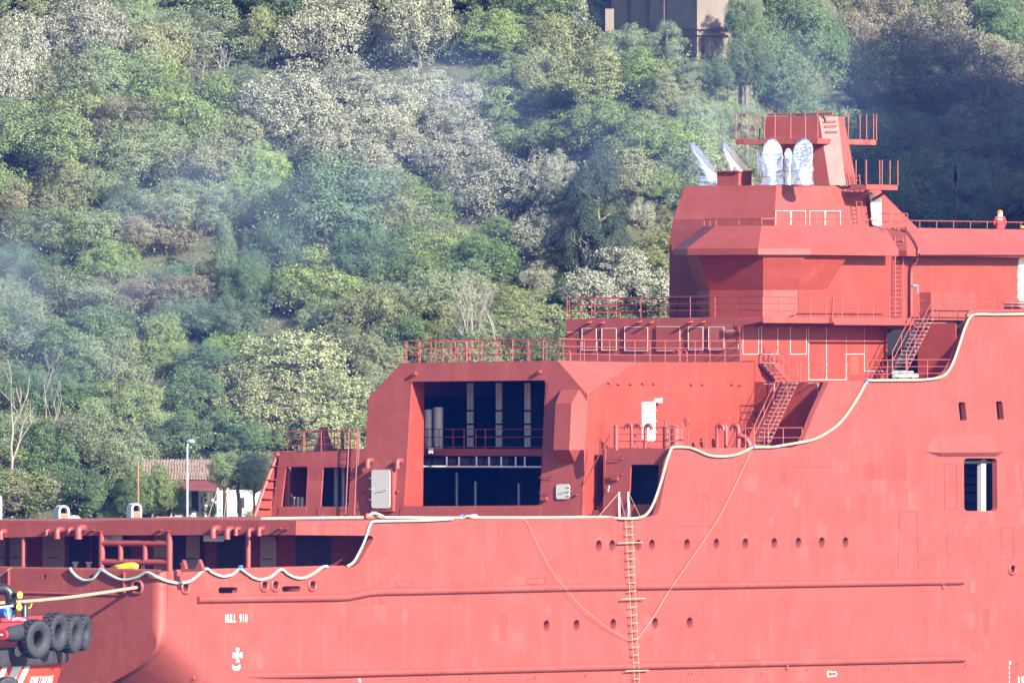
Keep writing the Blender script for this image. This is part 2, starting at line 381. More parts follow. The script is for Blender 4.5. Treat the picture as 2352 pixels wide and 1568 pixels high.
# ---- painted marks
def text(body, x, y, h, wide, adv, bold=.004, m=WHITE):        # one mesh for each painted character
    q = on(x, y, P0)
    for i, ch in enumerate(body):
        if ch == ' ': continue
        o = link(text_mesh('hull_letter', ch, h / .7, bold, m), ship); o.location = q + V((i * adv, -.012, 0)); o.rotation_euler = (R(90), 0, 0); o.scale = (wide, 1, 1)
text('HULL 910', 517, 1428, .38, .66, .252, .012)
text('78', 823, 1565, .16, .8, .12)
for i, q in enumerate(('70', '8', '6', '4', '2')): text(q, 2317, 1525 + 11 * i, .16, .8, .12)
text('15', 2335, 1573, .45, 1.2, .42, .012)
c0 = on(545.4, 1503.4, P0)
for k in range(4):
    ax = [(0, 1), (1, 0), (0, -1), (-1, 0)][k]; px = (-ax[1], ax[0]); pts = []
    for t, wd in ((.02, .05), (.18, .10), (.30, .15), (.35, .14), (.37, .06)): pts.append((t, wd))
    loop = pts + [(t, -wd) for t, wd in reversed(pts)]
    e = (.42 if ax[0] else .36) / .37
    vv = [P3(c0.x + (ax[0] * t * e + px[0] * wd) * 1.0, -.012, c0.z + ax[1] * t * e + px[1] * wd) for t, wd in loop]
    MB().plate(vv, [], V((0, .008, 0))).build('thruster_mark', WHITE, ship)
c1 = c0 + V((-.12, 0, -.52))
oa = [P3(c1.x + .40 * math.cos(a), -.012, c1.z - .1 + .26 * math.sin(a) + .12) for a in [R(200 + 140 * k / 10) for k in range(11)]]
ob = [P3(c1.x + .33 * math.cos(a), -.012, c1.z + .13 + .17 * math.sin(a)) for a in [R(340 - 140 * k / 10) for k in range(11)]]
MB().plate(oa + ob, [], V((0, .008, 0))).build('thruster_mark', WHITE, ship)
kc = on(1906, 1547, P0); kp = [(0, .13), (-.16, .15), (-.24, .06), (-.24, -.06), (-.16, -.15), (0, -.12), (.55, -.1), (.66, 0), (.55, .1), (.2, .1)]
kq = [P3(kc.x + a, -.012, kc.z + b) for a, b in kp]; MB().tube(kq + [kq[0]], .03, 6).build('bow_mark', WHITE, ship)

# ---- decks
MB().box((.3, .35, 4.8), (20, pport - .1, 4.92)).build('mooring_deck', RED, ship)
btop = [(680, 1195), (410, 1192.5), (293, 1193.6), (91, 1199), (0, 1201), (-150, 1206), (-250, 1210)]
bbot = [(-250, 1241), (0, 1234), (230, 1228.5), (679, 1228)]
SbP = Sp(Sb - .02)
plate('deck_edge_beam', SbP, btop + bbot, t=.25)
MB().box((Sb + .25, .32, 8.75), (S1 + 4, pport - .1, ZDA - .03)).build('working_deck', RED, ship)
# bulkhead under the deck with doors
SBH = Sb + 7.5; BH = Sp(SBH)
MB().box((SBH, .4, 4.93), (SBH + .15, pport - .1, 8.74)).build('mooring_bulkhead', RED, ship)
for x0, x1 in ((-8, 12), (25, 62), (100, 150), (355, 395), (600, 635), (430, 460)):
    a = on(x0, 1248, BH); b = on(x1, 1320, BH)
    q = [(v[0], v[1]) for v in rounded([(a.y, 8.15), (b.y, 8.15), (b.y, 6.0), (a.y, 6.0)], .15)]
    o = MB().plate([P3(SBH - .1, y, z) for y, z in q], [], V((.08, 0, 0))).build('bulkhead_door', GREYD, ship)
    MB().box((SBH - .16, (a.y + b.y) / 2 - .3, 7.0), (SBH - .12, (a.y + b.y) / 2 + .3, 7.05)).build('handle', BLKP, o)
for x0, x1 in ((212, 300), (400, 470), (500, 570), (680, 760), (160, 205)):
    a = on(x0, 1240, BH); b = on(x1, 1320, BH); MB().box((SBH - .06, b.y, 5.7), (SBH - .01, a.y, 8.3)).build('shade_sheet', DARK, ship)  # flat dark sheets stand in for the shade under the deck
for x in (173, 204, 308, 328, 420): # small grey bitts on the mooring deck
    c = on(x, 1300, Sp(Sb + 1.5)); MB().tube([(c.x, c.y, 5.62), (c.x, c.y, 6.85)], .1, 10).tube([(c.x, c.y, 6.8), (c.x, c.y, 6.9)], .17, 10).build('bitt', GREYD, ship)
# posts and pipe frame under the beam
def vpost(x, r, nm='deck_post'):
    c = on(x, 1230, Sp(Sb + .15)); MB().tube([(c.x, c.y, 5.6), (c.x, c.y, 8.4)], r, 14).build(nm, REDP, ship); return c
vpost(53, .11); vpost(570, .13); vpost(-120, .13)
fa = on(234, 1230, Sp(Sb + .1)); fb = on(389, 1230, Sp(Sb + .1))
mb = MB(); rr = .165
fr = empty('pipe_frame'); fr.parent = ship
for c in (fa, fb): MB().tube([(c.x, c.y, 5.6), (c.x, c.y, 8.4)], rr, 16).build('upright', REDP, fr)
for y in (1247.5, 1290.5):
    z = on(300, y, Sp(Sb)).z; MB().tube([(fa.x, fa.y, z), (fb.x, fb.y, z)], rr * .93, 16).build('crossbar', REDP, fr)
z0 = on(300, 1290, Sp(Sb)).z; z1 = on(300, 1247, Sp(Sb)).z
for x in (277, 333): c = on(x, 1260, Sp(Sb + .1)); MB().tube([(c.x, c.y, z0), (c.x, c.y, z1)], rr * .85, 16).build('upright', REDP, fr)
for x0, x1 in ((240, 280), (467, 514)):
    a = on(x0, 1229, Sp(Sb + .5)); b = on(x1, 1243, Sp(Sb + .5)); MB().box((Sb + .5, b.y, b.z), (Sb + .56, a.y, a.z)).build('grey_sheet', STEEL, ship)
# bent bracket standing on the bulwark
q = ons([(415, 1313), (418, 1285), (421, 1287), (426, 1306), (448, 1306), (457, 1284), (467, 1311)], Sp(.9)); MB().plate(q, [], V((.25, 0, 0))).build('roller_bracket', REDP, ship)
# elbow vents
def elbow(x, y, r, pl, L=None, Ld=None):
    c = on(x, y, pl); n = -pl[0].normalized(); L = L or r * 2.6; Ld = Ld or r * 3
    k = V((0, 0, -1)); e = c + n * L; pts = [c, c + n * (L - r * 1.1)] + [e - n * r * 1.1 * (1 - math.sin(R(a))) + k * r * 1.1 * (1 - math.cos(R(a))) for a in (22, 45, 67, 90)] + [e + k * Ld]
    mb = MB().tube(pts, r, 14); mb.tube([c - n * .02, c + n * .05], r * 1.25, 14); mb.tube([e + k * (Ld - .05), e + k * (Ld + .01)], r * 1.15, 14)
    return mb.build('vent_elbow', REDP, ship)
for x, y, r in ((10, 1220, .13), (112, 1217.5, .08), (141, 1215.5, .15), (165, 1214, .10), (192, 1212, .18), (500, 1212.5, .16), (532, 1215, .16), (549, 1213.5, .11), (579, 1216, .11), (603, 1213, .12)): elbow(x, y, r, SbP)
for x, y, r in ((853, 1057, .14), (921, 1058, .14)): elbow(x, y, r, HA)
for x, y in ((216, 1217), (231, 1219), (370, 1217), (388, 1219), (645, 1213), (660, 1214)):
    c = on(x, y, SbP); MB().box((c.x - .3, c.y - .12, c.z - .01), (c.x, c.y + .12, c.z + .02)).build('small_bracket', REDP, ship)

# ---- hangar block
hang = [(839.5, 1031), (846, 912), (922, 833), (1281, 828), (1349, 906), (1341.5, 1034), (1337, 1186.5), (833, 1189)]
opening = [(945, 876), (1253, 873), (1239, 1160), (927.5, 1162)]
oh = rounded(opening, 7)
plate('hangar_front', HA, hang, [oh], t=.12)
low = [(642, 1039.5), (839.3, 1032.5), (832.8, 1189.3), (623, 1190.5)]
w1 = rounded([(656, 1072), (706.5, 1071), (702, 1163), (645.7, 1163)], 5); w2 = rounded([(741.4, 1073), (805.5, 1072), (800, 1163), (735.5, 1163)], 5)
plate('aft_wall', HA, low, [w1, w2], t=.12)
# hangar interior
dp = 2.0
jl = ons(opening, HA); Lft0 = on(970, 876, Sp(jl[0].x + 1.0)); 
SI = jl[3].x + on(972, 1162, Sp(jl[3].x)).x * 0 + 1.8
a = on(971, 876, Sp(SI)); ZCE = a.z + .0; pl_ = a.y; pr_ = on(1243, 1000, HA).y - .3
ZFL = ZDA + .55
MB().prism([jl[0], (SI, jl[0].y, jl[0].z), (SI, jl[3].y, jl[3].z), jl[3]], [v + V((0, .15, 0)) for v in (jl[0], V((SI, jl[0].y, jl[0].z)), V((SI, jl[3].y, jl[3].z)), jl[3])]).build('opening_jamb', RED2, ship)
MB().prism([jl[1], (SI, jl[1].y, jl[1].z), (SI, jl[2].y, jl[2].z), jl[2]], [v + V((0, -.15, 0)) for v in (jl[1], V((SI, jl[1].y, jl[1].z)), V((SI, jl[2].y, jl[2].z)), jl[2])]).build('opening_jamb', RED2, ship)
MB().prism([jl[0] + V((.13, 0, .02)), jl[1] + V((.13, 0, .02)), (SI, jl[1].y, jl[1].z + .02), (SI, jl[0].y, jl[0].z + .02)], [v + V((0, 0, .12)) for v in (jl[0] + V((.13, 0, .02)), jl[1] + V((.13, 0, .02)), V((SI, jl[1].y, jl[1].z + .02)), V((SI, jl[0].y, jl[0].z + .02)))]).build('opening_head', RED, ship)
HB = S1 + 12; phall = on(848, 912, HA).y - .25; ptop = on(922, 833, HA).y - .15; zch = on(846, 912, HA).z - .03
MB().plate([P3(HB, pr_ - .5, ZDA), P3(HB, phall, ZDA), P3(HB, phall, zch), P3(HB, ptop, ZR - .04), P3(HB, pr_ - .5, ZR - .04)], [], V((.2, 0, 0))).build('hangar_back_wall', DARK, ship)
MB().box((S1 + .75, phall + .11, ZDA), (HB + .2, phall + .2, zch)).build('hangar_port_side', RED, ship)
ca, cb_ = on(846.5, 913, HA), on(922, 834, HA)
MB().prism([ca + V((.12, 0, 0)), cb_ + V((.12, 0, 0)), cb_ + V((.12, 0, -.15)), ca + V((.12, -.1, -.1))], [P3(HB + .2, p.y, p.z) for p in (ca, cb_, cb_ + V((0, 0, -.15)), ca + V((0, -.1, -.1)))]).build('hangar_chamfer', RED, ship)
MB().box((SI + .01, phall - .2, ZDA), (HB, phall + .1, zch)).build('hangar_side_lining', MATB, ship)  # near-black on this side only: shade put into the colour where sun enters
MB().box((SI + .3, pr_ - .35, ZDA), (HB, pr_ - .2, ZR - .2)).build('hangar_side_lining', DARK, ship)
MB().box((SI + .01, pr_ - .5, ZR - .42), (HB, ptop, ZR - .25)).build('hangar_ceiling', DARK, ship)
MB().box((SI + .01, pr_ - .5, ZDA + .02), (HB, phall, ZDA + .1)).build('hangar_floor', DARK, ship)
HBp = Sp(HB - .1)
for x in (1072.5, 1138.5, 1204.5):      # pale lined frames at the back of the hangar
    for y0, y1 in ((879.5, 941), (945, 972), (976, 1000), (1005, 1025)):
        for dx in (0, 7):
            a = on(x + dx, y0, Sp(S1 + 6)); b = on(x + dx + 6.4, y1, Sp(S1 + 6)); MB().box((a.x, b.y, b.z), (a.x + .1, a.y, a.z)).build('lining_panel', LINER, ship)
for x0, x1, y0, y1, sd_ in ((975, 992, 940, 1030, 4), (997, 1016, 935, 1030, 4)):
    a = on(x0, y0, Sp(S1 + sd_)); b = on(x1, y1, Sp(S1 + sd_)); MB().tube([(a.x, (a.y + b.y) / 2, b.z), (a.x, (a.y + b.y) / 2, a.z)], abs(a.y - b.y) / 2, 14).build('duct', LINER, ship)
mz = on(1000, 1030, Sp(S1 + 3)); mz2 = on(1000, 1046, Sp(S1 + 3))
MB().box((S1 + 3, pr_ - .3, mz2.z), (S1 + 3.2, pl_ + 1.5, mz.z)).build('mezzanine_beam', RED, ship)
MB().box((S1 + 3.2, pr_ - .3, mz.z - .15), (HB, pl_ + 1.5, mz.z - .05)).build('mezzanine_floor', DARK, ship)
mb = MB()
for y in (985, 1003, 1026): q = on(1000, y, Sp(S1 + 3.1)); mb.tube([(q.x, pr_ - .2, q.z), (q.x, pl_ + 1.4, q.z)], .025, 6)
for x in (981, 1008, 1041, 1066, 1093, 1115): q = on(x, 985, Sp(S1 + 3.1)); mb.tube([(q.x, q.y, mz.z), (q.x, q.y, q.z)], .03, 6)
mb.build('mezzanine_railing', REDP, ship)
mb = MB(); zt_ = on(1000, 1048, Sp(S1 + 3)).z; zb_ = on(1000, 1071, Sp(S1 + 3)).z
mb.tube([(S1 + 2.95, pr_ - .2, zb_), (S1 + 2.95, pl_ + .7, zb_)], .05, 8)
for x in (1026, 1054, 1094, 1123, 1151, 1184, 1205): q = on(x, 1050, Sp(S1 + 2.95)); mb.box((q.x, q.y - .04, zb_), (q.x + .04, q.y + .04, zt_))
mb.build('pipe_rack', LINER, ship)
for x in (982, 1012, 1040, 1071, 1102, 1132, 1162): q = on(x, 1060, Sp(S1 + 3.4)); MB().tube([(q.x, q.y - .25, q.z), (q.x, q.y + .35, q.z)], .22, 12).build('tank', DARK, ship)
a = on(984, 1028, Sp(S1 + 2.8)); b = on(993, 1041, Sp(S1 + 2.8)); MB().box((a.x, b.y, b.z), (a.x + .1, a.y, a.z)).build('junction_box', WHITE, ship)
for x0, x1, y0 in ((1049, 1057, 1085), (1092, 1097, 1105), (1192, 1198, 1110)):
    a = on(x0, y0, Sp(S1 + 6)); b = on(x1, 1158, Sp(S1 + 6)); MB().tube([(a.x, a.y, ZDA), (a.x, a.y, a.z)], .08, 10).build('stanchion', STEEL, ship)
# rear rooms behind the two port windows
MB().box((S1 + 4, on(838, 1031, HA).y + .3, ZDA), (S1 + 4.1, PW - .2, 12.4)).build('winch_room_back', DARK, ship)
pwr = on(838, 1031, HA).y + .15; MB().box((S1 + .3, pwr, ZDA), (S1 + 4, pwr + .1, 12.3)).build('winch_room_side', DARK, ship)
for x in (773, 790): q = on(x, 1110, Sp(S1 + 3)); MB().tube([(q.x, q.y, ZDA), (q.x, q.y, 12.2)], .16, 10).build('column', STEEL, ship)
q = on(662, 1100, Sp(S1 + 1)); MB().tube([(q.x, q.y, ZDA), (q.x, q.y, 12.2)], .15, 12).build('column', REDP, ship)
for x in (675, 685, 694): q = on(x, 1150, Sp(S1 + 2)); MB().tube([(q.x, q.y, ZDA), (q.x, q.y, 9.9)], .13, 10).build('valve', STEEL, ship)
# low block roof and side, wing at the port side
zl = on(740, 1036, HA).z
MB().box((S1 + .6, on(838, 1031, HA).y + .1, zl - .15), (S1 + 16, PW, zl - .03)).build('aft_roof', RED, ship)
PWp = Pp(PW)
plate('port_wing', PWp, [(623, 1191), (583, 1191.5), (600, 1140), (622, 1082), (637, 1045), (641, 1040)], t=.1, m=RED2)
fl = ons([(583, 1191.5), (600, 1140), (622, 1082), (637, 1045), (641, 1040)], PWp); MB().tube([p + V((-.03, 0, 0)) for p in fl], .1, 6).build('wing_flange', REDP, ship)
for x, y in ((634, 1070), (628, 1101), (622, 1121), (615, 1144), (612, 1166)):
    c = on(x, y, PWp); MB().box((c.x - .7, c.y - .22, c.z - .02), (c.x + .3, c.y - .001, c.z + .02)).build('wing_rib', REDP, ship)
MB().box((S1 + .5, PW - .02, ZDA), (smax, PW + .18, zl)).build('port_house_side', RED, ship)
# window ledges
for pts in ([(641, 1164), (705, 1164), (705, 1189), (639, 1190)], [(730, 1164), (800, 1164), (800, 1188.5), (728, 1189)], [(921, 1162.5), (1243, 1160.5), (1243, 1187), (918, 1188)]):
    n = HA[0].normalized(); MB().plate([p - n * .03 for p in ons(pts, HA)], [], n * .028).build('sill_plate', RED, ship)
# hangar roof, starboard wall, corner facet
A3 = on(1281, 828, HA); B3 = on(1349, 906, HA); C3 = on(1461, 832, PL1)
MB().face([A3, B3, C3]).build('corner_facet', RED, ship)
zr0 = A3.z; SH_END = SW2
plate('hangar_side', PL1, [(1349, 906), (1461, 832), (1733, 831), (1733, 1060), (1337, 1186.5), (1341.5, 1034)], t=.12, m=RED2)
MB().prism([A3 + V((.1, 0, -.1)), C3 + V((0, .12, -.1)), (SW2, P1 + .12, ZR - .1), (SW2, on(922, 833, HA).y, ZR - .1), on(922, 833, HA) + V((.1, 0, -.1))],
           [A3 + V((.1, 0, -.02)), C3 + V((0, .12, -.02)), (SW2, P1 + .12, ZR - .02), (SW2, on(922, 833, HA).y, ZR - .02), on(922, 833, HA) + V((.1, 0, -.02))]).build('hangar_roof', RED, ship)
# faceted bay on the aft face
dB = 1.35; sB = on(1330, 1000, HA).x - 1.0; BF = (V((1, 0, -.05)), sB - .05 * 12.5)
f1 = ons([(1276, 926), (1312.5, 926), (1307.5, 1032.6), (1271, 1032.6)], BF)
tA, tB = ons([(1289, 895), (1330.6, 894)], HA); bA, bB = ons([(1286, 1064), (1320.7, 1063)], HA); sT, sBt = ons([(1348.5, 922), (1342, 1033)], HA); lT, lB = V((f1[0].x + 1.2, f1[0].y, f1[0].z)), V((f1[3].x + 1.2, f1[3].y, f1[3].z))
mb = MB()
for f in (f1, [f1[1], sT, sBt, f1[2]], [f1[0], tA, tB, f1[1]], [f1[1], tB, sT], [f1[3], f1[2], bB, bA], [f1[2], sBt, bB], [f1[0], f1[3], lB, lT], [f1[0], lT, tA], [f1[3], bA, lB]): mb.face(f)
mb.build('faceted_bay', RED, ship)
# doors
def door(pl, px, m, thick=.07, r=6, hinge='l', name='weathertight_door', lift=.0):
    n = pl[0].normalized(); q = [p - n * (thick + lift) for p in ons(rounded(px, r, 5), pl)]
    d = MB().plate(q, [], n * thick).build(name, m, ship)
    x0 = min(a for a, b in px); x1 = max(a for a, b in px); y0 = min(b for a, b in px); y1 = max(b for a, b in px)
    for t in (.22, .5, .78):
        c = on(x0 if hinge == 'l' else x1, y0 + (y1 - y0) * t, pl); u = V((0, 1, 0)) if abs(n.x) > .5 else V((1, 0, 0))
        MB().prism([c - n * (thick + lift + .005) - u * .1 + V((0, 0, -.02)), c - n * (thick + lift + .005) + u * .1 + V((0, 0, -.02)), c - n * (thick + lift + .005) + u * .1 + V((0, 0, .03)), c - n * (thick + lift + .005) - u * .1 + V((0, 0, .03))],
                   [c - n * (thick + lift + .05) - u * .1 + V((0, 0, -.02)), c - n * (thick + lift + .05) + u * .1 + V((0, 0, -.02)), c - n * (thick + lift + .05) + u * .1 + V((0, 0, .03)), c - n * (thick + lift + .05) - u * .1 + V((0, 0, .03))]).build('hinge', STEEL, d)
    a = on(x0 + (x1 - x0) * .45, y0 + (y1 - y0) * .53, pl) - n * (thick + lift + .08); b = on(x0 + (x1 - x0) * .85, y0 + (y1 - y0) * .51, pl) - n * (thick + lift + .08)
    MB().tube([a, b, b + n * .08], .018, 6).build('handle', STEEL, d)
    return d
SD = Sp(on(876, 1174, HA).x - .22)
a, b = on(851.7, 1074.5, SD), on(901.6, 1174, SD)
MB().prism([(SD[1], a.y, a.z), (SD[1], b.y, a.z), (SD[1], b.y, b.z), (SD[1], a.y, b.z)], [on_ for on_ in (V((SD[1] + .75, a.y, a.z)), V((SD[1] + .75, b.y, a.z)), V((SD[1] + .3, b.y, b.z)), V((SD[1] + .3, a.y, b.z)))]).build('door_casing', RED, ship)
door(SD, [(854.6, 1078.5), (896.6, 1078.5), (896.6, 1166.5), (854.6, 1166.5)], GREYD, .06, 6)
door(HA, [(1279, 1112), (1309, 1111), (1308, 1145.5), (1279, 1146)], GREYD, .08, 6, 'r', 'hatch_cover')
door(PL1, [(1474, 923), (1502.5, 922), (1502.5, 1011.5), (1474.5, 1012)], DOORW, .07, 4, 'r')
q = on(1507, 919, PL1); lf = MB().box((q.x - .16, q.y - .3, q.z - .12), (q.x + .14, q.y, q.z + .1)).build('flood_light', WHITE, ship)
# small fittings on the aft face
for x, y in ((955, 858), (1241, 854)):
    c = on(x, y, HA); MB().ring(c - V((.22, 0, 0)), (1, 0, 0), [(.03, 0), (.1, 0), (.1, .25)], 12).build('pipe_stub', REDP, ship)
for x, y in ((1245, 1143), (1398, 1097 - 0)): 
    pass
for x, y in ((1251, 1144),): c = on(x, y, HA); MB().box((c.x - .15, c.y - .18, c.z - .1), (c.x, c.y + .18, c.z + .1)).build('socket_box', REDP, ship)
for x0, x1, y in ((1240, 1273, 1095.5), (1240, 1271, 1132)): a = on(x0, y, HA); b = on(x1, y - 1, HA); MB().tube([a + V((-.12, 0, 0)), b + V((-.12, 0, 0))], .025, 6).build('hand_bar', REDP, ship)
for x, y in ((1325, 1136), (914, 1129), (837, 1131)): c = on(x, y, HA); MB().ring(c - V((.12, 0, 0)), (1, 0, 0), [(.03, 0), (.07, 0), (.07, .14)], 10).build('pipe_stub', REDP, ship)
# vertical ladder on aft wall
def vladder(pl, xl0, xr0, ytop, ybot, rungs, off=.2, xl1=None, xr1=None, stub=True):
    n = pl[0].normalized(); xl1 = xl1 or xl0; xr1 = xr1 or xr0; lad = empty('ladder'); lad.parent = ship
    def pt(xa, xb, t): return on(xa + (xb - xa) * t, ytop + (ybot - ytop) * t, pl) - n * off
    MB().tube([pt(xl0, xl1, 0), pt(xl0, xl1, 1)], .035, 6).build('rail', REDP, lad); MB().tube([pt(xr0, xr1, 0), pt(xr0, xr1, 1)], .035, 6).build('rail', REDP, lad)
    for k in range(rungs):
        t = (k + .5) / rungs; MB().tube([pt(xl0, xl1, t), pt(xr0, xr1, t)], .02, 6).build('rung', REDP, lad)
    return lad
vladder(HA, 808, 828, 985, 1182, 13, .25, 800, 820)

# ---- right-hand block beside the stairwell
def inside(pts): return [V((p.x, max(p.y, .31), p.z)) for p in pts]
sTopR = on(1541, 1029, P0); RB = (V((1, 0, -.06)), sTopR.x - .06 * sTopR.z)
pr = on(1388, 1100, RB).y
MB().plate(inside(ons([(1391.5, 1028), (1560, 1029.3), (1540, 1187), (1384, 1186.5)], RB)), [inside(ons(rounded([(1448.4, 1066.5), (1513.5, 1066.5), (1509, 1157.6), (1444.5, 1157.6)], 6), RB))], V((.12, 0, 0))).build('side_house_front', RED, ship)
MB().box((sTopR.x - .1, pr - .06, ZDA), (SW2, pr + .06, ZB)).build('stairwell_side', RED, ship)
MB().box((sTopR.x + .14, .3, ZB - .12), (SW2 + 14, pr, ZB - .02)).build('side_deck', RED, ship)
MB().box((S1 + 8.5, pr, ZB - .12), (SW2 + 14, P1, ZB - .021)).build('side_deck_inner', RED, ship)
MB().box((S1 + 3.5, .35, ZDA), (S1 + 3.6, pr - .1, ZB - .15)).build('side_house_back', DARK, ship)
st = empty('inner_stair'); st.parent = ship
for k in range(16): MB().box((S1 + .8 + k * .3, pr + .08, ZDA + .1 + k * .21), (S1 + 1.1 + k * .3, P1 - .05, ZDA + .14 + k * .21)).build('tread', RED, st); MB().box((S1 + 1.08 + k * .3, pr + .08, ZDA + .14 + k * .21), (S1 + 1.1 + k * .3, P1 - .05, ZDA + .31 + k * .21)).build('riser', RED, st)
MB().tube(ons([(1340, 1112), (1343, 1108), (1402, 995)], Sp(S1 + .1)) , .03, 6).build('handrail', REDP, ship)
for x, y in ((1414, 1097), ): c = on(x, y, RB); MB().box((c.x - .16, c.y - .2, c.z - .12), (c.x, c.y + .2, c.z + .12)).build('socket_box', REDP, ship)
for x0, x1, y in ((1404, 1432, 1053.5), (1398, 1432, 1090)): a = on(x0, y, RB); b = on(x1, y - 1, RB); MB().tube([a + V((-.15, 0, 0)), b + V((-.15, 0, 0)), b], .025, 6).build('hand_bar', REDP, ship)
c = on(1401, 1123, RB) + V((-.15, 0, 0)); MB().tube([c + V((0, -.05, .2)), c + V((0, -.03, .06)), c, c + V((0, .02, -.12))], [.03, .05, .04, .045], 8).build('hydrant_valve', STEEL, ship)

# ---- railings
def railing(pts, h, bars=3, post_every=1.5, lean=0., r=.024, name='railing', ends=True):
    """pts: foot line in ship space"""
    mb = MB(); pts = [V(p) for p in pts]
    for k in range(bars):
        z = h * (1 - k / bars) ; mb.tube([p + V((0, 0, z)) for p in pts], r if k else r * 1.25, 6)
    for a, b in zip(pts, pts[1:]):
        L = (b - a).length; n = max(1, round(L / post_every))
        for i in range(n + (1 if b is pts[-1] else 0)):
            q = a.lerp(b, i / n); mb.tube([q, q + V((0, 0, h))], r * 1.15, 6)
    return mb.build(name, REDP, ship)
def foot(px, pl): return ons(px, pl)
# hangar roof: aft edge, starboard edge, and the port run behind
zr = ZR - .02
ra = on(928, 833, HA) + V((.1, 0, 0)); rb = A3 + V((.1, 0, 0)); rc = C3 + V((0, .08, 0))
railing([ra, rb], 1.12, 3, .95, name='railing'); railing([rb, rc, P3(on(1735, 830, PL1).x, P1 + .05, zr)], 1.12, 3, 1.45)
railing([ra + V((0, -.1, 0)), ra + V((7, 0, 0))], 1.12, 3, 1.2); railing([ra + V((7, 0, 0)), P3(ra.x + 7, P1 + 4, zr)], 1.12, 3, 1.1)
for x, hgt in ((1050, .5), (1078, .45), (962, .3), (1310, .4), (1560, .45), (1578, .45)):
    q = on(x, 828, HA) if x < 1290 else on(x, 829, PL1); q = q + V((.6, .4, 0)); MB().tube([q, q + V((0, 0, hgt)), q + V((0, .08, hgt + .1)), q + V((0, .25, hgt + .1)), q + V((0, .32, hgt - .02))], .06, 8).build('gooseneck_vent', REDP, ship)
# aft roof of the low block
fa_ = on(657, 1040, HA); fb_ = on(811, 1034, HA); railing([fa_ + V((.15, 0, 0)), fb_ + V((.15, 0, 0))], 1.1, 3, 1.05); railing([fa_ + V((.15, 0, 0)), fa_ + V((6, 0, 0))], 1.1, 3, 1.5)
q = on(744, 1034, Sp(S1 + 2.5)); q.z = zl; MB().tube([q, q + V((0, 0, .9)), q + V((0, 0, 1.25))], [.55, .22, .2], 14).build('mast_foot', REDP, ship)
q = on(787, 1034, Sp(S1 + 1.5)); q.z = zl; MB().tube([q, q + V((0, 0, .25)), q + V((.02, .05, 1.05))], .08, 10).build('vent_pipe', REDP, ship)
MB().tube(ons([(822, 1070), (826, 1000), (826, 990), (832, 985), (841, 985)], (HA[0], HA[1] - .25)), .03, 6).build('grab_rail', REDP, ship)
# side deck B
railing([on(1407, 1028, RB) + V((.3, 0, 0)), V((sTopR.x + .35, .35, ZB))], 1.05, 3, 1.1)
railing(foot([(1538, 1029), (1622, 1028.5)], Pp(.25)), 1.05, 3, 1.9)
railing(foot([(1712, 1028), (1842, 1027)], Pp(.25)), 1.02, 2, 1.9)
def cyl(x, yb, yt, r, pl, name='vent_pipe', cap=True, m=REDP):
    q = on(x, yb, pl); z = on(x, yt, pl).z; mb = MB().tube([(q.x, q.y, ZB - .1), (q.x, q.y, z)], r, 16)
    if cap: mb.tube([(q.x, q.y, z - .03), (q.x, q.y, z + .03)], r * 1.18, 16)
    return mb.build(name, m, ship)
cyl(1531, 1028, 980, .2, Pp(1.6)); cyl(1551, 1028, 978, .32, Pp(1.8), 'ventilation_trunk'); cyl(1565, 1028, 975, .1, Pp(1.6)); cyl(1415, 1028, 978, .12, Pp(2.2)); cyl(1528, 1028, 965, .05, Pp(2.4), cap=False)
def goose(x, yt, r, pl, L=.35, sgn=1):
    q = on(x, 1028, pl); z = on(x, yt, pl).z - r; pts = [(q.x, q.y, ZB - .1), (q.x, q.y, z - L * .3)] + [(q.x, q.y - sgn * L / 2 * (1 - math.cos(R(a))), z - L * .3 + L * .5 * math.sin(R(a))) for a in (30, 60, 90, 120, 150, 180)] + [(q.x, q.y - sgn * L, z - L * .55)]
    MB().tube(pts, r, 10).build('gooseneck_vent', REDP, ship)
for x, yt, r, s_ in ((1451, 974, .09, -1), (1458, 974, .09, 1), (1482, 974, .1, 1), (1647, 974, .11, 1), (1668, 974, .11, -1), (1696, 974, .13, -1)): goose(x, yt, r, Pp(2.6 if x < 1600 else 2.9), .38, s_)
q = on(1722, 1022, Pp(1.2)); MB().tube([q + V((0, 0, -.2)), q + V((0, .02, .1)), q + V((-.1, .25, .42)), q + V((-.15, .6, .5))], .15, 12).build('elbow_pipe', REDP, ship)
c = on(1579, 968, Pp(P1 - .2)); MB().tube([c + V((-.05, 0, .3)), c + V((0, 0, .08)), c + V((.06, -.03, -.03)), c + V((.15, -.06, -.12))], [.03, .06, .05, .04], 8).build('hydrant_valve', REDP, ship)
for x, y in ((1397, 879), (1419, 881), (1447, 881), (1475, 880), (1500, 880), (1587, 882), (1612, 882), (1680, 882), (1698, 884)):
    c = on(x, y, PL1); MB().box((c.x - .12, c.y - .12, c.z - .04), (c.x + .12, c.y, c.z + .02)).build('small_bracket', REDP, ship)

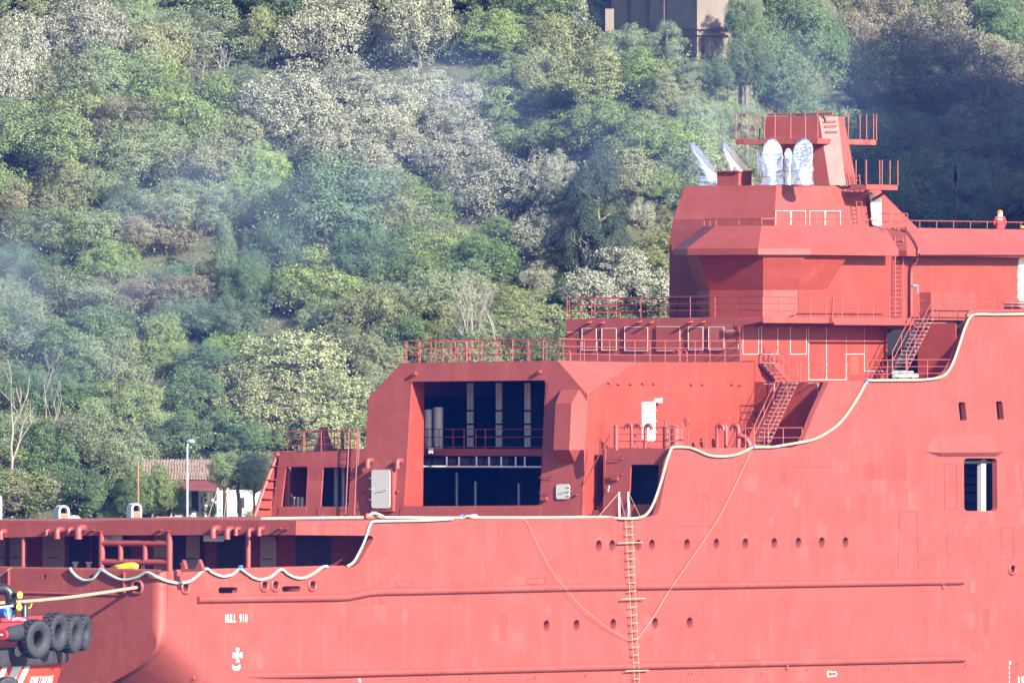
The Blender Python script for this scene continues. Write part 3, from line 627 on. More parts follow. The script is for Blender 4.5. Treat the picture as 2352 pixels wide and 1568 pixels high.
# ---- side deck C, walls and stairs
plate('side_wall', PL1, [(1700, 829), (1697, 742), (2030, 745), (2030, 877), (1734, 877), (1734, 829)], t=.12, m=RED2)
W2 = Sp(SW2); MB().plate(inside(ons([(1734, 877), (1925, 877), (1925, 1035), (1734, 1035)], W2)), [], V((.1, 0, 0))).build('recess_wall', RED2, ship)
MB().box((SW2 + .02, .3, ZC - .14), (smax, P1, ZC - .02)).build('side_deck', RED, ship)
MB().plate(inside(ons([(2030, 745), (2260, 742), (2260, 880), (2030, 880)], Sp(SW3))), [ons(rounded([(2036, 757), (2108, 757), (2108, 869), (2036, 869)], 6), Sp(SW3))], V((.1, 0, 0))).build('recess_wall', RED2, ship)
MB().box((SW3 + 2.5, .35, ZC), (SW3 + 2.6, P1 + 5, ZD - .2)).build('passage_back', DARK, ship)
railing(foot([(1838, 877), (1900, 876.5), (2130, 873), (2192, 873)], Pp(.2)), 1.08, 3, 2.0)
def stair(xb, yb, xt, yt, pL, pRt, n, rail_h=1.0, up=1):
    st = empty('stair'); st.parent = ship
    b = on(xb, yb, Pp(pL)); t = on(xt, yt, Pp(pL)); d = t - b
    tr = MB().box((-.12, pRt, -.02), (.12, pL, .02)).build('tread', STEEL, st)
    for k in range(n):
        q = b + d * (k / (n - 1)); loc = (q.x, 0, q.z)
        if k == 0: tr.location = loc
        else: copy_to(tr, loc, st)
    for p in (pL, pRt):
        MB().prism([(b.x - .1, p - .02, b.z - .12), (t.x - .1, p - .02, t.z - .12), (t.x + .13, p - .02, t.z + .05), (b.x + .13, p - .02, b.z + .05)], [(b.x - .1, p + .02, b.z - .12), (t.x - .1, p + .02, t.z - .12), (t.x + .13, p + .02, t.z + .05), (b.x + .13, p + .02, b.z + .05)]).build('stringer', REDP, st)
        mb = MB(); sg = 1 if d.z > 0 else -1
        for hh in (rail_h, rail_h * .5):
            mb.tube([(b.x - .05, p, b.z + hh * .1 if hh == rail_h else b.z + .1), (b.x, p, b.z + hh), (t.x, p, t.z + hh), (t.x + .5, p, t.z + hh)], .024, 6)
        for u in (.0, .33, .66, 1.): q = b + d * u; mb.tube([(q.x, p, q.z), (q.x, p, q.z + rail_h)], .024, 6)
        mb.build('handrail', REDP, st)
    return st
stair(1733, 1021, 1799, 880, 2.75, 1.9, 16)
stair(2050, 851, 2111, 733, 2.75, 1.9, 14)
stair(1748, 833, 1780, 870, P1 - .15, P1 - .95, 5, 1.0)
# white chalk frames on walls
def frame(pl, x0, y0, x1, y1, skip='', w_=.020):
    e = {'t': [(x0, y0), (x1, y0)], 'r': [(x1, y0), (x1, y1)], 'b': [(x1, y1), (x0, y1)], 'l': [(x0, y1), (x0, y0)]}
    for k, v in e.items():
        if k not in skip: seam(pl, v, False, w_, WHITE, 'chalk_line', .006)
for q in ((1706, 746, 1742, 813, ''), (1749, 747, 1786, 813, ''), (1815, 746, 1852, 813, ''), (1857, 746, 1898, 872, ''), (1898, 746, 1943, 872, 'l'), (1943, 746, 1985, 813, ''), (1985, 746, 2028, 852, 'r')): frame(PL1, *q)
frame(W2, 1756, 882, 1779, 905, 'bl'); frame(W2, 1856, 880, 1879, 940, 'bl')
a, b = on(1953, 818, PL1), on(1972, 860, PL1); MB().box((a.x, P1 - .012, b.z), (b.x, P1 - .002, a.z)).build('fresh_paint_panel', mat('fresh orange primer', (.46, .055, .03), .5), ship)

# ---- upper aft block with chalked panels
B2 = Sp(S2)
plate('upper_block_front', B2, [(1300, 732.5), (1697, 727.5), (1700, 832), (1300, 835)], t=.12)
for q in ((1337, 754, 1370, 804), (1382.5, 754, 1416, 804), (1435, 751, 1488, 805), (1509, 750, 1562, 805), (1581, 751, 1615, 803), (1628, 751, 1663, 803)):
    n = B2[0]; x0, y0, x1, y1 = q; o = MB().plate([p - n * .1 for p in ons([(x0, y0), (x1, y0), (x1, y1), (x0, y1)], B2)], [], n * .09).build('window_blank', RED, ship)
    frame(Sp(S2 - .102), x0, y0, x1, y1, rnd.choice(('', '', 'l')))
frame(B2, 1302, 763, 1328, 803, 'bl'); frame(B2, 1666, 759, 1696, 803, 'bl')
for x, y in ((1355, 741), (1385, 742), (1470, 740), (1497, 741), (1587, 740), (1616, 740)):
    c = on(x, y, B2); MB().prism([c + V((-.45, -.12, 0)), c + V((0, -.12, 0)), c + V((0, -.12, .12))], [c + V((-.45, -.08, 0)), c + V((0, -.08, 0)), c + V((0, -.08, .12))]).box((c.x - .45, c.y - .12, c.z - .02), (c.x - .02, c.y + .15, c.z)).build('eave_bracket', REDP, ship)
q1 = on(1300, 732.5, B2); q2 = on(1697, 727.5, B2)
MB().box((S2 + .13, P1 + .13, ZD - .2), (S2 + 25, q1.y, ZD - .1)).build('bridge_deck', RED, ship)
MB().box((S2 + .13, q1.y - .1, ZR), (S2 + 20, q1.y, ZD - .1)).build('upper_block_port_side', RED, ship)
# side platform with brackets and railing
PE = P1 - 1.7; pe = Pp(PE)
pa = P3(S2 + .2, P1 - .02, ZD - .12); pb = P3(on(1752, 734, pe).x, PE, ZD - .12); pc_ = P3(on(2098, 734, pe).x, PE, ZD - .12); pd_ = P3(pc_.x, P1 - .02, ZD - .12)
gr_ = empty('side_platform'); gr_.parent = ship
for k in range(12):
    t = (k + .5) / 12; a = pa.lerp(pb, t); b = pd_.lerp(pc_, t); MB().box((a.x, a.y - .02, ZD - .1), (b.x, a.y + .02, ZD - .03)).build('grating_bar', REDP, gr_)
n = 16
for k in range(n):
    s = pb.x + (pc_.x - pb.x) * k / (n - 1)
    MB().prism([(s - .02, PE, ZD - .12), (s - .02, P1, ZD - .12), (s - .02, P1, ZD - .52), (s - .02, PE, ZD - .22)], [(s + .02, PE, ZD - .12), (s + .02, P1, ZD - .12), (s + .02, P1, ZD - .52), (s + .02, PE, ZD - .22)]).build('platform_bracket', REDP, ship)
MB().box((pb.x, PE - .03, ZD - .3), (pc_.x, PE - .003, ZD - .0)).build('platform_edge', RED, ship)
MB().tube([(pb.x + 6.5, PE - .25, ZD + 1.0), (pb.x + 6.5, PE - .2, ZD - .2), (pb.x + 6.7, PE - .2, ZD - .35), (pc_.x, PE - .2, ZD - .35)], .06, 8).build('drain_pipe', REDP, ship)
railing([q1 + V((.1, 0, 0)), q2 + V((.1, 0, 0)), pb + V((0, 0, .1)), pc_ + V((-.9, 0, .1))], 1.08, 3, 1.5)
railing([q1 + V((.15, -.1, 0)), q1 + V((9, 0, 0))], 1.08, 3, 1.3); railing([q1 + V((9, 0, 0)), q1 + V((9, -8, 0))], 1.08, 4, .9)
MB().tube(smoothline([q1 + V((5, -2, .1)), q1 + V((5, -2.4, .7)), q1 + V((5, -3.2, 1.0)), q1 + V((5, -4.2, 1.05)), q1 + V((5, -6, 1.05))], 4), .03, 6).build('cable_tray', BLKP, ship)
mb = MB()
for k in range(7): q = q1 + V((6, -3 - k * .8, 0)); mb.tube([q, q + V((0, -.2, 1.0))], .03, 6)
mb.tube([q1 + V((6, -2.8, .12)), q1 + V((6, -8.2, .12))], .05, 6); mb.tube([q1 + V((6, -2.8, .6)), q1 + V((6, -8.2, .6))], .04, 6); mb.build('black_pipe_rack', BLKP, ship)

# ---- wheelhouse control bay
SA_ = on(1832.7, 690, PL1).x - 1.32
A = on(1748.4, 690, Sp(SA_)); wl = on(1630, 690, Sp(SA_))
corner_p = P1 + 1.32
zlo = ZD - .1; zk = on(1790, 666, Sp(SA_)).z; zf = on(1740, 585, Sp(SA_ - 1)).z; zf1 = on(1740, 570, Sp(SA_ - 1)).z; zroof = on(1747, 518, Sp(SA_)).z
def ring3(z, o, cham, left, s_end=SA_ + 14, port=2.2):
    s0 = SA_ - o; p0 = P1 - o
    return [P3(s0 + port, left + port, z), P3(s0, left, z), P3(s0, p0 + cham, z), P3(s0 + cham, p0, z)]
lw = wl.y
r0 = ring3(zlo, 0, 1.32, lw); r1 = ring3(zk, 0, 1.32, lw); r2 = ring3(zf - .02, .62, 1.55, lw + .3)
mb = MB()
for i in range(3): mb.face([r0[i], r0[i + 1], r1[i + 1], r1[i]]); mb.face([r1[i], r1[i + 1], r2[i + 1], r2[i]])
e1 = on(1897.5, 665, PL1); e2 = on(1930, 586, PL1); e2o = P3(e2.x - .2, r2[3].y, zf - .02)
mb.face([r1[3], e1, e2o, r2[3]]); mb.face([e1, e2, e2o])
mb.build('control_bay', RED2, ship)
o = 1.0; f0 = ring3(zf, o, 2.0, lw + .75, port=2.4); f1_ = ring3(zf1, o, 2.0, lw + .75, port=2.4)
sE = on(2064, 580, Pp(P1 - o)).x
rf0 = f0 + [P3(sE, P1 - o, zf), P3(sE, lw + 3, zf)]; rf1 = f1_ + [P3(sE, P1 - o, zf1), P3(sE, lw + 3, zf1)]
tp = [P3(SA_ + 2.6, lw + 2.0, zroof), P3(SA_ + .3, lw - .2, zroof), P3(SA_ + .3, P1 + 1.6, zroof), P3(SA_ + 1.7, P1 + .35, zroof), P3(on(2034, 519, Pp(P1 + .35)).x, P1 + .35, zroof), P3(sE - .5, lw + 2, zroof)]
mb = MB(); k = 6
for i in range(k - 1): mb.face([rf0[i], rf0[i + 1], rf1[i + 1], rf1[i]]); mb.face([rf1[i], rf1[i + 1], tp[i + 1], tp[i]])
mb.face(rf0); mb.face(tp); mb.face([rf0[5], rf0[0], rf1[0], rf1[5]]); mb.face([rf1[5], rf1[0], tp[0], tp[5]])
mb.build('bay_roof', RED, ship)
sfar = smax + 11
# main bridge-deck wall and the forward roof piece
plate('bridge_wall', PL1, [(1834, 586), (2760, 583), (2760, 736), (1834, 735)], t=.12, m=RED2)
sF = on(2083, 582, Pp(P1 - .9)).x
b0 = [P3(sF, P1 - .9, zf), P3(sfar, P1 - .9, zf), P3(sfar, P1 + 6, zf), P3(sF, P1 + 6, zf)]
b1 = [P3(sF, P1 - .9, zf + .3), P3(sfar, P1 - .9, zf + .3), P3(sfar, P1 + 6, zf + .3), P3(sF, P1 + 6, zf + .3)]
sF2 = on(2080, 521, Pp(P1 + .4)).x
b2 = [P3(sF2, P1 + .4, zroof - .02), P3(sfar, P1 + .4, zroof - .02), P3(sfar, P1 + 6, zroof - .02), P3(sF2, P1 + 6, zroof - .02)]
mb = MB()
for i in range(4): j = (i + 1) % 4; mb.face([b0[i], b0[j], b1[j], b1[i]]); mb.face([b1[i], b1[j], b2[j], b2[i]])
mb.face(b0); mb.build('forward_roof', RED, ship)
MB().box((sF2 + .1, P1 + .6, zroof - .92), (sfar, P1 + 7, zroof - .84)).build('roof_deck', RED, ship)
MB().box((SA_ + 4, P1 + 3.2, ZD), (SA_ + 4.2, lw + 1, zf + .5)).build('inner_partition', RED, ship)
railing([tp[0], tp[1], tp[2], tp[3], tp[4], P3(sfar, P1 + .45, zroof)], .36, 1, 1.7, name='roof_railing')
railing([P3(sE - .2, P1 + .3, zroof - .2), P3(sE - .1, P1 - .5, zroof - .2), P3(sE + 1.7, P1 - .5, zroof - .2), P3(sE + 1.7, P1 + .3, zroof - .2)], .9, 2, .9)
vladder(Pp(P1 - .15), 2052, 2071, 545, 728, 18, .1)
MB().tube([on(2352 + 60, 583, Pp(P1 - 1.0)), on(2110, 583, Pp(P1 - 1.0)), on(2105, 586, Pp(P1 - .8)), on(2105, 598, Pp(P1 - .5)), on(2094, 615, Pp(P1 - .2)), on(2093, 630, Pp(P1 - .2)), on(2093, 726, Pp(P1 - .2))], .1, 10).build('drain_pipe', REDP, ship)
MB().tube([on(2080, 521, Pp(P1 + .2)), on(2105, 560, Pp(P1 - .7)), on(2110, 575, Pp(P1 - 1.05)), on(2109, 583, Pp(P1 - 1.05))], .07, 8).build('drain_pipe', REDP, ship)
q = on(2096, 655, Pp(P1 - .3)); MB().box((q.x - .1, q.y - .1, q.z - .03), (q.x + .4, q.y - .06, q.z + .03)).box((q.x + .36, q.y - .1, q.z - .42), (q.x + .41, q.y - .06, q.z - .03)).build('valve_handle', BLUE, ship)
# low locker on the bridge deck, door at the right edge
q = on(2138, 700, Pp(P1 - .7)); MB().box((q.x, P1 - .7, ZD - .1), (q.x + 4.6, P1 + .5, on(2138, 671, Pp(P1 - .7)).z)).build('deck_locker', RED, ship)
door(PL1, [(2337, 592), (2366, 592), (2366, 691), (2337, 691)], DOORW, .1, 4, 'l')
railing([P3(pc_.x + 1.9, PE - .3, ZD - .02), P3(sfar, PE - .3, ZD - .02)], 1.08, 3, 1.9)
MB().tube([on(2222, 735, Pp(.6)), on(2222, 725, Pp(.6)), on(2228, 717, Pp(.6)), on(2240, 715, Pp(.6)), on(2420, 714, Pp(.6))], .12, 10).build('vent_pipe', REDP, ship)
MB().box((SW3 + 9, .3, ZD - .2), (sfar, P1, ZD - .1)).build('upper_side_deck', RED, ship)
MB().tube([on(2124, 744, Pp(2.5)), on(2195, 744, Pp(2.5))], .1, 8).build('vent_pipe', REDP, ship)
st2 = empty('door_steps'); st2.parent = ship
for k in range(3): q = on(2340, 695 + k * 8, Pp(P1 - .9)); MB().box((q.x - .1, P1 - .9, q.z - .02), (q.x + 1.5, P1 - .15, q.z + .02)).build('tread', STEEL, st2)
# machinery parcel on side deck C
pk = empty('valve_parcel'); pk.parent = ship
for i in range(9):
    q = on(2058 + (i % 5) * 11, 864 - (i // 5) * 7, Pp(.9)); MB().tube([q + V((-.25, 0, 0)), q + V((.25, .05, .02))], .1, 10).build('capped_pipe', WHITE if i % 3 else STEEL, pk)

# ---- casing, mast, exhausts
SCs = SA_ + 3.4; Cs = Sp(SCs); pc1 = on(1779, 518, Cs).y; pc0 = on(1537.5, 600, Cs).y
KN = on(1600, 503.6, Cs).z; ZT = on(1680, 426, Sp(SCs + .8)).z; CP = Pp(pc1)
sIn = .75; sEnd = on(2121, 518, CP).x; sTop = on(2027, 427, CP).x
low_ = [P3(SCs, pc1, ZD - .1), P3(SCs, pc0, ZD - .1), P3(SCs, pc0, on(1537.5, 555, Cs).z), P3(SCs, on(1546, 504, Cs).y, KN), P3(SCs, pc1, KN)]
up = [P3(SCs, pc1, KN), P3(SCs, on(1546, 504, Cs).y, KN), on(1573, 427, Sp(SCs + sIn)), on(1783, 425.5, Sp(SCs + sIn))]
mb = MB(); mb.face(low_); mb.face(up)
U3 = up[3]; mb.face([P3(SCs, pc1, ZD - .1), P3(SCs, pc1, KN), U3, P3(sTop, U3.y, U3.z), P3(sEnd, pc1, zroof - .3), P3(sEnd, pc1, ZD - .1)])
mb.face([up[2], U3, P3(sTop, U3.y, U3.z), P3(sTop, up[2].y, up[2].z)]); mb.face([P3(sTop, U3.y, U3.z), P3(sTop, up[2].y, up[2].z), P3(sEnd, pc0, zroof - .3), P3(sEnd, pc1, zroof - .3)])
mb.face([low_[1], P3(sEnd, pc0, ZD - .1), P3(sEnd, pc0, zroof - .3), P3(sTop, up[2].y, up[2].z), up[2], low_[3], low_[2]]); mb.build('funnel_casing', RED, ship)
for x0, x1 in ((1781.5, 1815), (1817.5, 1850), (1859.5, 1894), (1896, 1930)): frame(Pp(pc1 - .01), x0, 484.5, x1, 517, 'b')
ztop = U3.z
# mast: tapered, with cut corner
sm0 = on(1906, 425, Pp(pc1 + .6)).x
MA = lambda x, y: on(x, y, MPL)
MPL = (V((1, 0, -.12)), on(1880, 330, Sp(sm0 + .2)).x - .12 * on(1880, 330, Sp(sm0 + .2)).z)
a0 = ons([(1741, 425), (1906, 425), (1881, 268), (1761, 268)], MPL)       # aft face: bl, br, tr, tl
db, dt = .62, .72
c0_ = [P3(a0[1].x + db, a0[1].y - db, a0[1].z), P3(a0[2].x + dt, a0[2].y - dt, a0[2].z)]
e0_ = [on(1968, 425, Pp(c0_[0].y)), on(1924, 268, Pp(c0_[1].y))]; e0_[0].x = max(e0_[0].x, c0_[0].x + 1); e0_[1].x = max(e0_[1].x, c0_[1].x + .6)
back = [P3(e0_[0].x, a0[0].y, a0[0].z), P3(e0_[1].x, a0[3].y, a0[3].z)]
mb = MB(); lo_ = [a0[0], a0[1], c0_[0], e0_[0], back[0]]; hi_ = [a0[3], a0[2], c0_[1], e0_[1], back[1]]
for i in range(5): j = (i + 1) % 5; mb.face([lo_[i], lo_[j], hi_[j], hi_[i]])
mb.face(hi_); mb.build('mast_tower', RED, ship)
# mast platforms
zp = on(1878, 331, MPL).z; zp1 = on(1878, 319, MPL).z
c = on(1878, 325, MPL); sx = c.x - 1.0; py = c.y - 1.6
pA = on(1690, 325, Sp(sx)); pB = on(1878, 325, Sp(sx)); pC = on(2013, 325, Pp(pB.y))
out = [P3(sx, pA.y, zp), P3(sx, pB.y, zp), P3(pC.x, pB.y, zp), P3(pC.x, pA.y, zp)]
MB().prism(out, [P3(v.x, v.y, zp1) for v in out]).build('mast_platform', RED, ship)
htp = 1.35
def stanchion(q, z, h): MB().tube([(q.x, q.y, z), (q.x, q.y, z + h)], .035, 6).build('stanchion', REDP, ship)
for u in (0, .17, .235, .35, .48, .67, .85, 1.): stanchion(out[0].lerp(out[1], u), zp1, htp)
for u in (.45, .52, .72, .83, .95, 1.): stanchion(out[1].lerp(out[2], u), zp1, htp)
for u in (.3, .6, .9): stanchion(out[3].lerp(out[0], u), zp1, htp)

tp0 = on(1765, 263, MPL); tp1 = on(1912, 261, MPL) 
MB().tube([tp0 + V((0, 0, .25)), tp0, tp0.lerp(tp1, .7), tp1, tp1 + V((0, 0, -.15))], .05, 8).tube([tp0.lerp(tp1, .77) + V((0, 0, .3)), tp0.lerp(tp1, .78), tp1 + V((0, 0, .06))], .045, 8).build('mast_top_pipe', REDP, ship)
mb = MB()
DG = None
for y in (279, 290, 303):
    a = a0[2].lerp(a0[1], (y - 268) / 157); b = c0_[1].lerp(c0_[0], (y - 268) / 157); nn = V((-.7, -.7, 0)) * .15
    p_ = a.lerp(b, .25); q_ = a.lerp(b, .85); mb.tube([p_, p_ + nn, q_ + nn + V((0, 0, .02)), q_], .025, 6)
mb.build('climbing_rungs', REDP, ship)
# small platform by the casing door
zq = on(2000, 436, Pp(pc1 - 1.2)).z; zq1 = on(2000, 424, Pp(pc1 - 1.2)).z
g0 = on(1990, 430, Pp(pc1 - 1.4)); g1 = on(2062, 430, Pp(pc1 - 1.4)); g2 = on(1953, 430, Sp(g0.x))
out2 = [P3(g0.x, g2.y, zq), P3(g0.x, g0.y, zq), P3(g1.x, g0.y, zq), P3(g1.x, g2.y, zq)]
MB().prism(out2, [P3(v.x, v.y, zq1) for v in out2]).build('lookout_platform', RED, ship)
for u in (.35, .95): stanchion(out2[0].lerp(out2[1], u), zq1, 1.3)
for u in (.0, .42, .5, .75, 1.): stanchion(out2[1].lerp(out2[2], u), zq1, 1.3)

MB().tube([P3(g0.x + .5, pc1, zq - .6), P3(g0.x + .6, g0.y + .2, zq)], .08, 6).build('platform_brace', REDP, ship); MB().tube([P3(g1.x - .5, pc1, zq - .6), P3(g1.x - .6, g0.y + .2, zq)], .08, 6).build('platform_brace', REDP, ship)
vladder(Pp(pc1 - .05), 1954, 1968, 400, 518, 12, .15, 1966, 1978)
door(Pp(pc1 - .02), [(1997, 447), (2020, 447), (2022, 518), (2003, 518)], DOORW, .1, 3, 'l')
# foil-wrapped exhausts
def foil_mat():
    m, t, b = newmat('crumpled foil'); N = t.nodes; L = t.links
    b.inputs['Metallic'].default_value = 1; b.inputs['Roughness'].default_value = .38; b.inputs['Base Color'].default_value = (.93, .93, .94, 1)
    tc = N.new('ShaderNodeTexCoord'); vo = N.new('ShaderNodeTexVoronoi'); vo.inputs['Scale'].default_value = 3.5; no = N.new('ShaderNodeTexNoise'); no.inputs['Scale'].default_value = 5; no.inputs['Detail'].default_value = 5
    L.new(tc.outputs['Object'], no.inputs['Vector']); ad = N.new('ShaderNodeMath'); ad.operation = 'ADD'
    mp = N.new('ShaderNodeMapping'); mp.inputs['Scale'].default_value = (1, 1, 2.2); L.new(tc.outputs['Object'], mp.inputs[0]); L.new(mp.outputs[0], vo.inputs['Vector'])
    L.new(vo.outputs['Distance'], ad.inputs[0]); L.new(no.outputs[0], ad.inputs[1])
    bp = N.new('ShaderNodeBump'); bp.inputs['Strength'].default_value = .5; bp.inputs['Distance'].default_value = .07; L.new(ad.outputs[0], bp.inputs['Height']); L.new(bp.outputs[0], b.inputs['Normal'])
    return m
FOIL = foil_mat()
def exhaust(base, r, h0, k, hi, lean, seed):
    """upright pipe with a slanted mouth, wrapped and closed with crumpled foil; hi = side where the mouth is highest"""
    rn = random.Random(seed); n, m = 40, 26; vs = []; fs = []; ph = [rn.uniform(0, 6.3) for _ in range(8)]
    def crumple(a, z): return 1 + .03 * math.sin(3 * a + 4 * z + ph[0]) + .025 * math.sin(5 * a - 7 * z + ph[1]) + .02 * math.sin(9 * z + 2 * a + ph[2]) + .012 * math.sin(17 * z - 4 * a + ph[3]) + rn.uniform(-.012, .012)
    for j in range(m + 1):
        for i in range(n):
            a = 2 * math.pi * i / n; d = V((math.cos(a), math.sin(a), 0)); zt_ = h0 + k * r * d.dot(hi); z = zt_ * j / m
            rr = r * crumple(a, z) * (1.12 - .12 * min(1, z / .5)) * (1 - .06 * max(0, j / m - .85) / .15)
            vs.append(V(base) + d * rr + V(lean) * z + V((0, 0, z)))
    for j in range(m):
        for i in range(n): fs.append((j * n + i, j * n + (i + 1) % n, (j + 1) * n + (i + 1) % n, (j + 1) * n + i))
    last = m * n
    for t in range(1, 6):                # sealed mouth, slightly slack
        for i in range(n):
            a = 2 * math.pi * i / n; d = V((math.cos(a), math.sin(a), 0)) * (1 - t / 6); z = h0 + k * r * d.dot(hi); sag = .05 * (t / 6) + .02 * math.sin(5 * a + 3 * t + ph[4])
            vs.append(V(base) + d * r + V(lean) * z + V((0, 0, z - sag)))
    for t in range(5):
        for i in range(n): q0 = last + t * n; fs.append((q0 + i, q0 + (i + 1) % n, q0 + n + (i + 1) % n, q0 + n + i))
    fs.append(tuple(last + 5 * n + i for i in range(n)))
    ex = fromdata('exhaust_pipe', vs, fs, FOIL, ship, True)
    MB().ring(V(base), (0, 0, 1), [(r * 1.18, -.02), (r * 1.2, .06), (r * 1.05, .1)], 24).build('flange', REDP, ex)
    for zb in (.45 + .1 * rn.random(), .8):
        pts = [V(base) + V((math.cos(2 * math.pi * i / 20), math.sin(2 * math.pi * i / 20), 0)) * r * 1.05 + V(lean) * zb + V((0, 0, zb)) for i in range(21)]
        if h0 - k * r > zb: MB().tube(pts, .012, 5, False).build('binding_wire', STEEL, ex)
    return ex
def at_s(x, s): q = on(x, 424, Sp(s)); return V((q.x, q.y, ztop - .05))
LEFT_ = V((-.545, .839, 0)); BACK_ = V((.839, .545, 0))
exhaust(at_s(1634, SCs + 3.2), .55, 1.5, 1.65, (LEFT_ * .9 + BACK_ * .45).normalized(), LEFT_ * .26, 1)
exhaust(at_s(1708, SCs + 4.4), .55, 1.5, 1.65, (LEFT_ * .9 + BACK_ * .45).normalized(), LEFT_ * .26, 2)
exhaust(at_s(1773, SCs + 1.9), .555, 1.72, 1.5, (BACK_ + LEFT_ * .12).normalized(), LEFT_ * -.02, 3)
exhaust(at_s(1842, SCs + 1.5), .555, 1.72, 1.5, (BACK_ - LEFT_ * .12).normalized(), LEFT_ * -.02, 4)
exhaust(at_s(1808, SCs + 2.6), .20, 1.65, 1.9, BACK_, LEFT_ * -.03, 5)
exhaust(at_s(1753, SCs + 2.9), .18, 1.6, 1.9, LEFT_, LEFT_ * .1, 6)
q = at_s(1686, SCs + 2.2); bx = empty('casing_hatch'); bx.parent = ship
MB().box((q.x - .55, q.y - .62, ztop - .05), (q.x + .75, q.y + .72, ztop + .72)).build('hatch_body', RED, bx); MB().box((q.x - .68, q.y - .7, ztop + .72), (q.x + .85, q.y + .8, ztop + .8)).build('hatch_lid', RED, bx)

# ---- rooms behind the shell windows at the right
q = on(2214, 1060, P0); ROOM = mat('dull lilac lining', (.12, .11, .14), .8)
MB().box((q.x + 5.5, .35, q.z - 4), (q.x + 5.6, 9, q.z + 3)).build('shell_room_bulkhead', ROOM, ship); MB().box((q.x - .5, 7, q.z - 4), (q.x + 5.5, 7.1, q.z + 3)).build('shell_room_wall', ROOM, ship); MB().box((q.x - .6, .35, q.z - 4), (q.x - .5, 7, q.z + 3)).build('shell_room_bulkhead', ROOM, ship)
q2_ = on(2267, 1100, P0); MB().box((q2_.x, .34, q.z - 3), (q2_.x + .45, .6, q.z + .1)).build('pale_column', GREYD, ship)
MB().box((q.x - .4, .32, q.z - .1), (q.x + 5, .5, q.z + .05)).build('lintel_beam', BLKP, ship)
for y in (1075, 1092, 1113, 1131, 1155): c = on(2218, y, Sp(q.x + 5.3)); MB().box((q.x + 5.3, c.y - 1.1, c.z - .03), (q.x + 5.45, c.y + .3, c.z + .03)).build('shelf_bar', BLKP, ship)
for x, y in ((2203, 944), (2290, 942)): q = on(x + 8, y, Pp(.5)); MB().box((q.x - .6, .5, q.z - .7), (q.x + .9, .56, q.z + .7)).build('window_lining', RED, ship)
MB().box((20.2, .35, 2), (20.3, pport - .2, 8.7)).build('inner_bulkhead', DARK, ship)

# ================================================================== ropes, ladder, loose things on the ship
def world(pts): return [SHIP @ V(p) for p in pts]
def rope(name, pts, r, m, label, cat='rope', n=8, twist=False, group=None, lay=0):
    o = MB().tube(world(pts), r, n).build(name, m); return tag(o, label, cat, group)
zz_ = -.17
hs = [(600, 1190.5), (700, 1189), (800, 1188), (900, 1187.5), (1010, 1188.5), (1100, 1188), (1250, 1188), (1380, 1186.5), (1420, 1189.5), (1455, 1190), (1478, 1185), (1492, 1172), (1505, 1145), (1520, 1100), (1531, 1060), (1540, 1034), (1547, 1026.5), (1580, 1027), (1600, 1033), (1625, 1044), (1655, 1048), (1690, 1044), (1715, 1034), (1730, 1027), (1775, 1026), (1800, 1022), (1830, 1017), (1862, 1011), (1890, 999), (1925, 975), (1950, 945), (1972, 910), (1992, 876), (2010, 873.5), (2060, 873), (2120, 872), (2160, 866), (2178, 852), (2192, 825), (2204, 790), (2215, 756), (2226, 732), (2240, 722), (2290, 722), (2360, 721)]
hp = []
for x, y in hs:
    hp.append(on(x, y, Pp(-.11 if x > 1380 else (.6 if x > 1150 else 2.2))))
rope('hose', smoothline(hp, 4), .066, HOSE, 'thick tan rope lashed along the red hull edge from stern deck to upper right', 'rope')
gp = [(161, 1303), (164, 1310), (175, 1322), (188, 1330), (200, 1332), (215, 1327), (232, 1309), (250, 1318), (270, 1328), (290, 1331), (315, 1325), (337, 1314), (360, 1324), (385, 1334), (412, 1338), (440, 1332), (472, 1306), (485, 1313), (500, 1320), (516, 1323), (535, 1318), (550, 1306), (565, 1315), (582, 1326), (600, 1330), (622, 1324), (645, 1307), (660, 1317), (680, 1326), (700, 1326), (722, 1315), (740, 1302), (752, 1300)]
gq = []
for x, y in gp: gq.append(on(x, y, Sp(-.12)) if x < 372 else (on(x, y, Pp(-.1))))
rope('mint_rope', smoothline(gq, 4), .07, GREEN, 'mint green rope hung in loops along the stern bulwark', 'rope')
g2 = [(797, 1300), (812, 1290), (825, 1268), (838, 1240), (848, 1210), (853, 1200), (862, 1197), (900, 1196), (980, 1194.5), (1040, 1191)]
rope('mint_rope', smoothline([on(x, y, Pp(-.1 if x > 830 else -.02)) for x, y in g2], 4), .065, GREEN, 'mint green rope rising from stern opening onto the working deck edge', 'rope')
rope('thin_line', smoothline([on(x, y, Pp(p)) for x, y, p in ((1160, 1188, .5), (1205, 1194, -.06), (1230, 1240, -.12), (1260, 1296, -.2), (1300, 1352, -.3), (1350, 1405, -.3), (1400, 1442, -.25), (1450, 1471, -.2))], 4), .013, HEMP, 'thin line sagging from working deck to the rope ladder, left of it', 'rope')
rope('thin_line', smoothline([on(x, y, Pp(p)) for x, y, p in ((1728, 1030, -.1), (1660, 1172, -.14), (1600, 1265, -.2), (1540, 1352, -.3), (1500, 1418, -.3), (1462, 1470, -.2))], 4), .013, HEMP, 'thin line running down to the rope ladder from upper right', 'rope')
tug_end = W(-30, 1386, -13)
tl = [SHIP @ (fc + V((.1, 0, 0))), SHIP @ (fc + V((-.25, .05, -.03)))]
tl += [tl[1].lerp(tug_end, k / 6) + V((0, 0, -.12 * math.sin(math.pi * k / 6))) for k in range(1, 7)]
tag(MB().tube(tl, .085, 8).build('mooring_line', HEMP), 'pale mooring line stretched from stern fairlead to the tug', 'rope')
rope('small_line', smoothline([on(x, y, Sp(-.1 if y > 1305 else .1)) for x, y in ((-10, 1330), (5, 1318), (18, 1308), (30, 1303), (42, 1304))], 4), .02, HEMP, 'short tan line over the stern bulwark at left photo edge', 'rope')
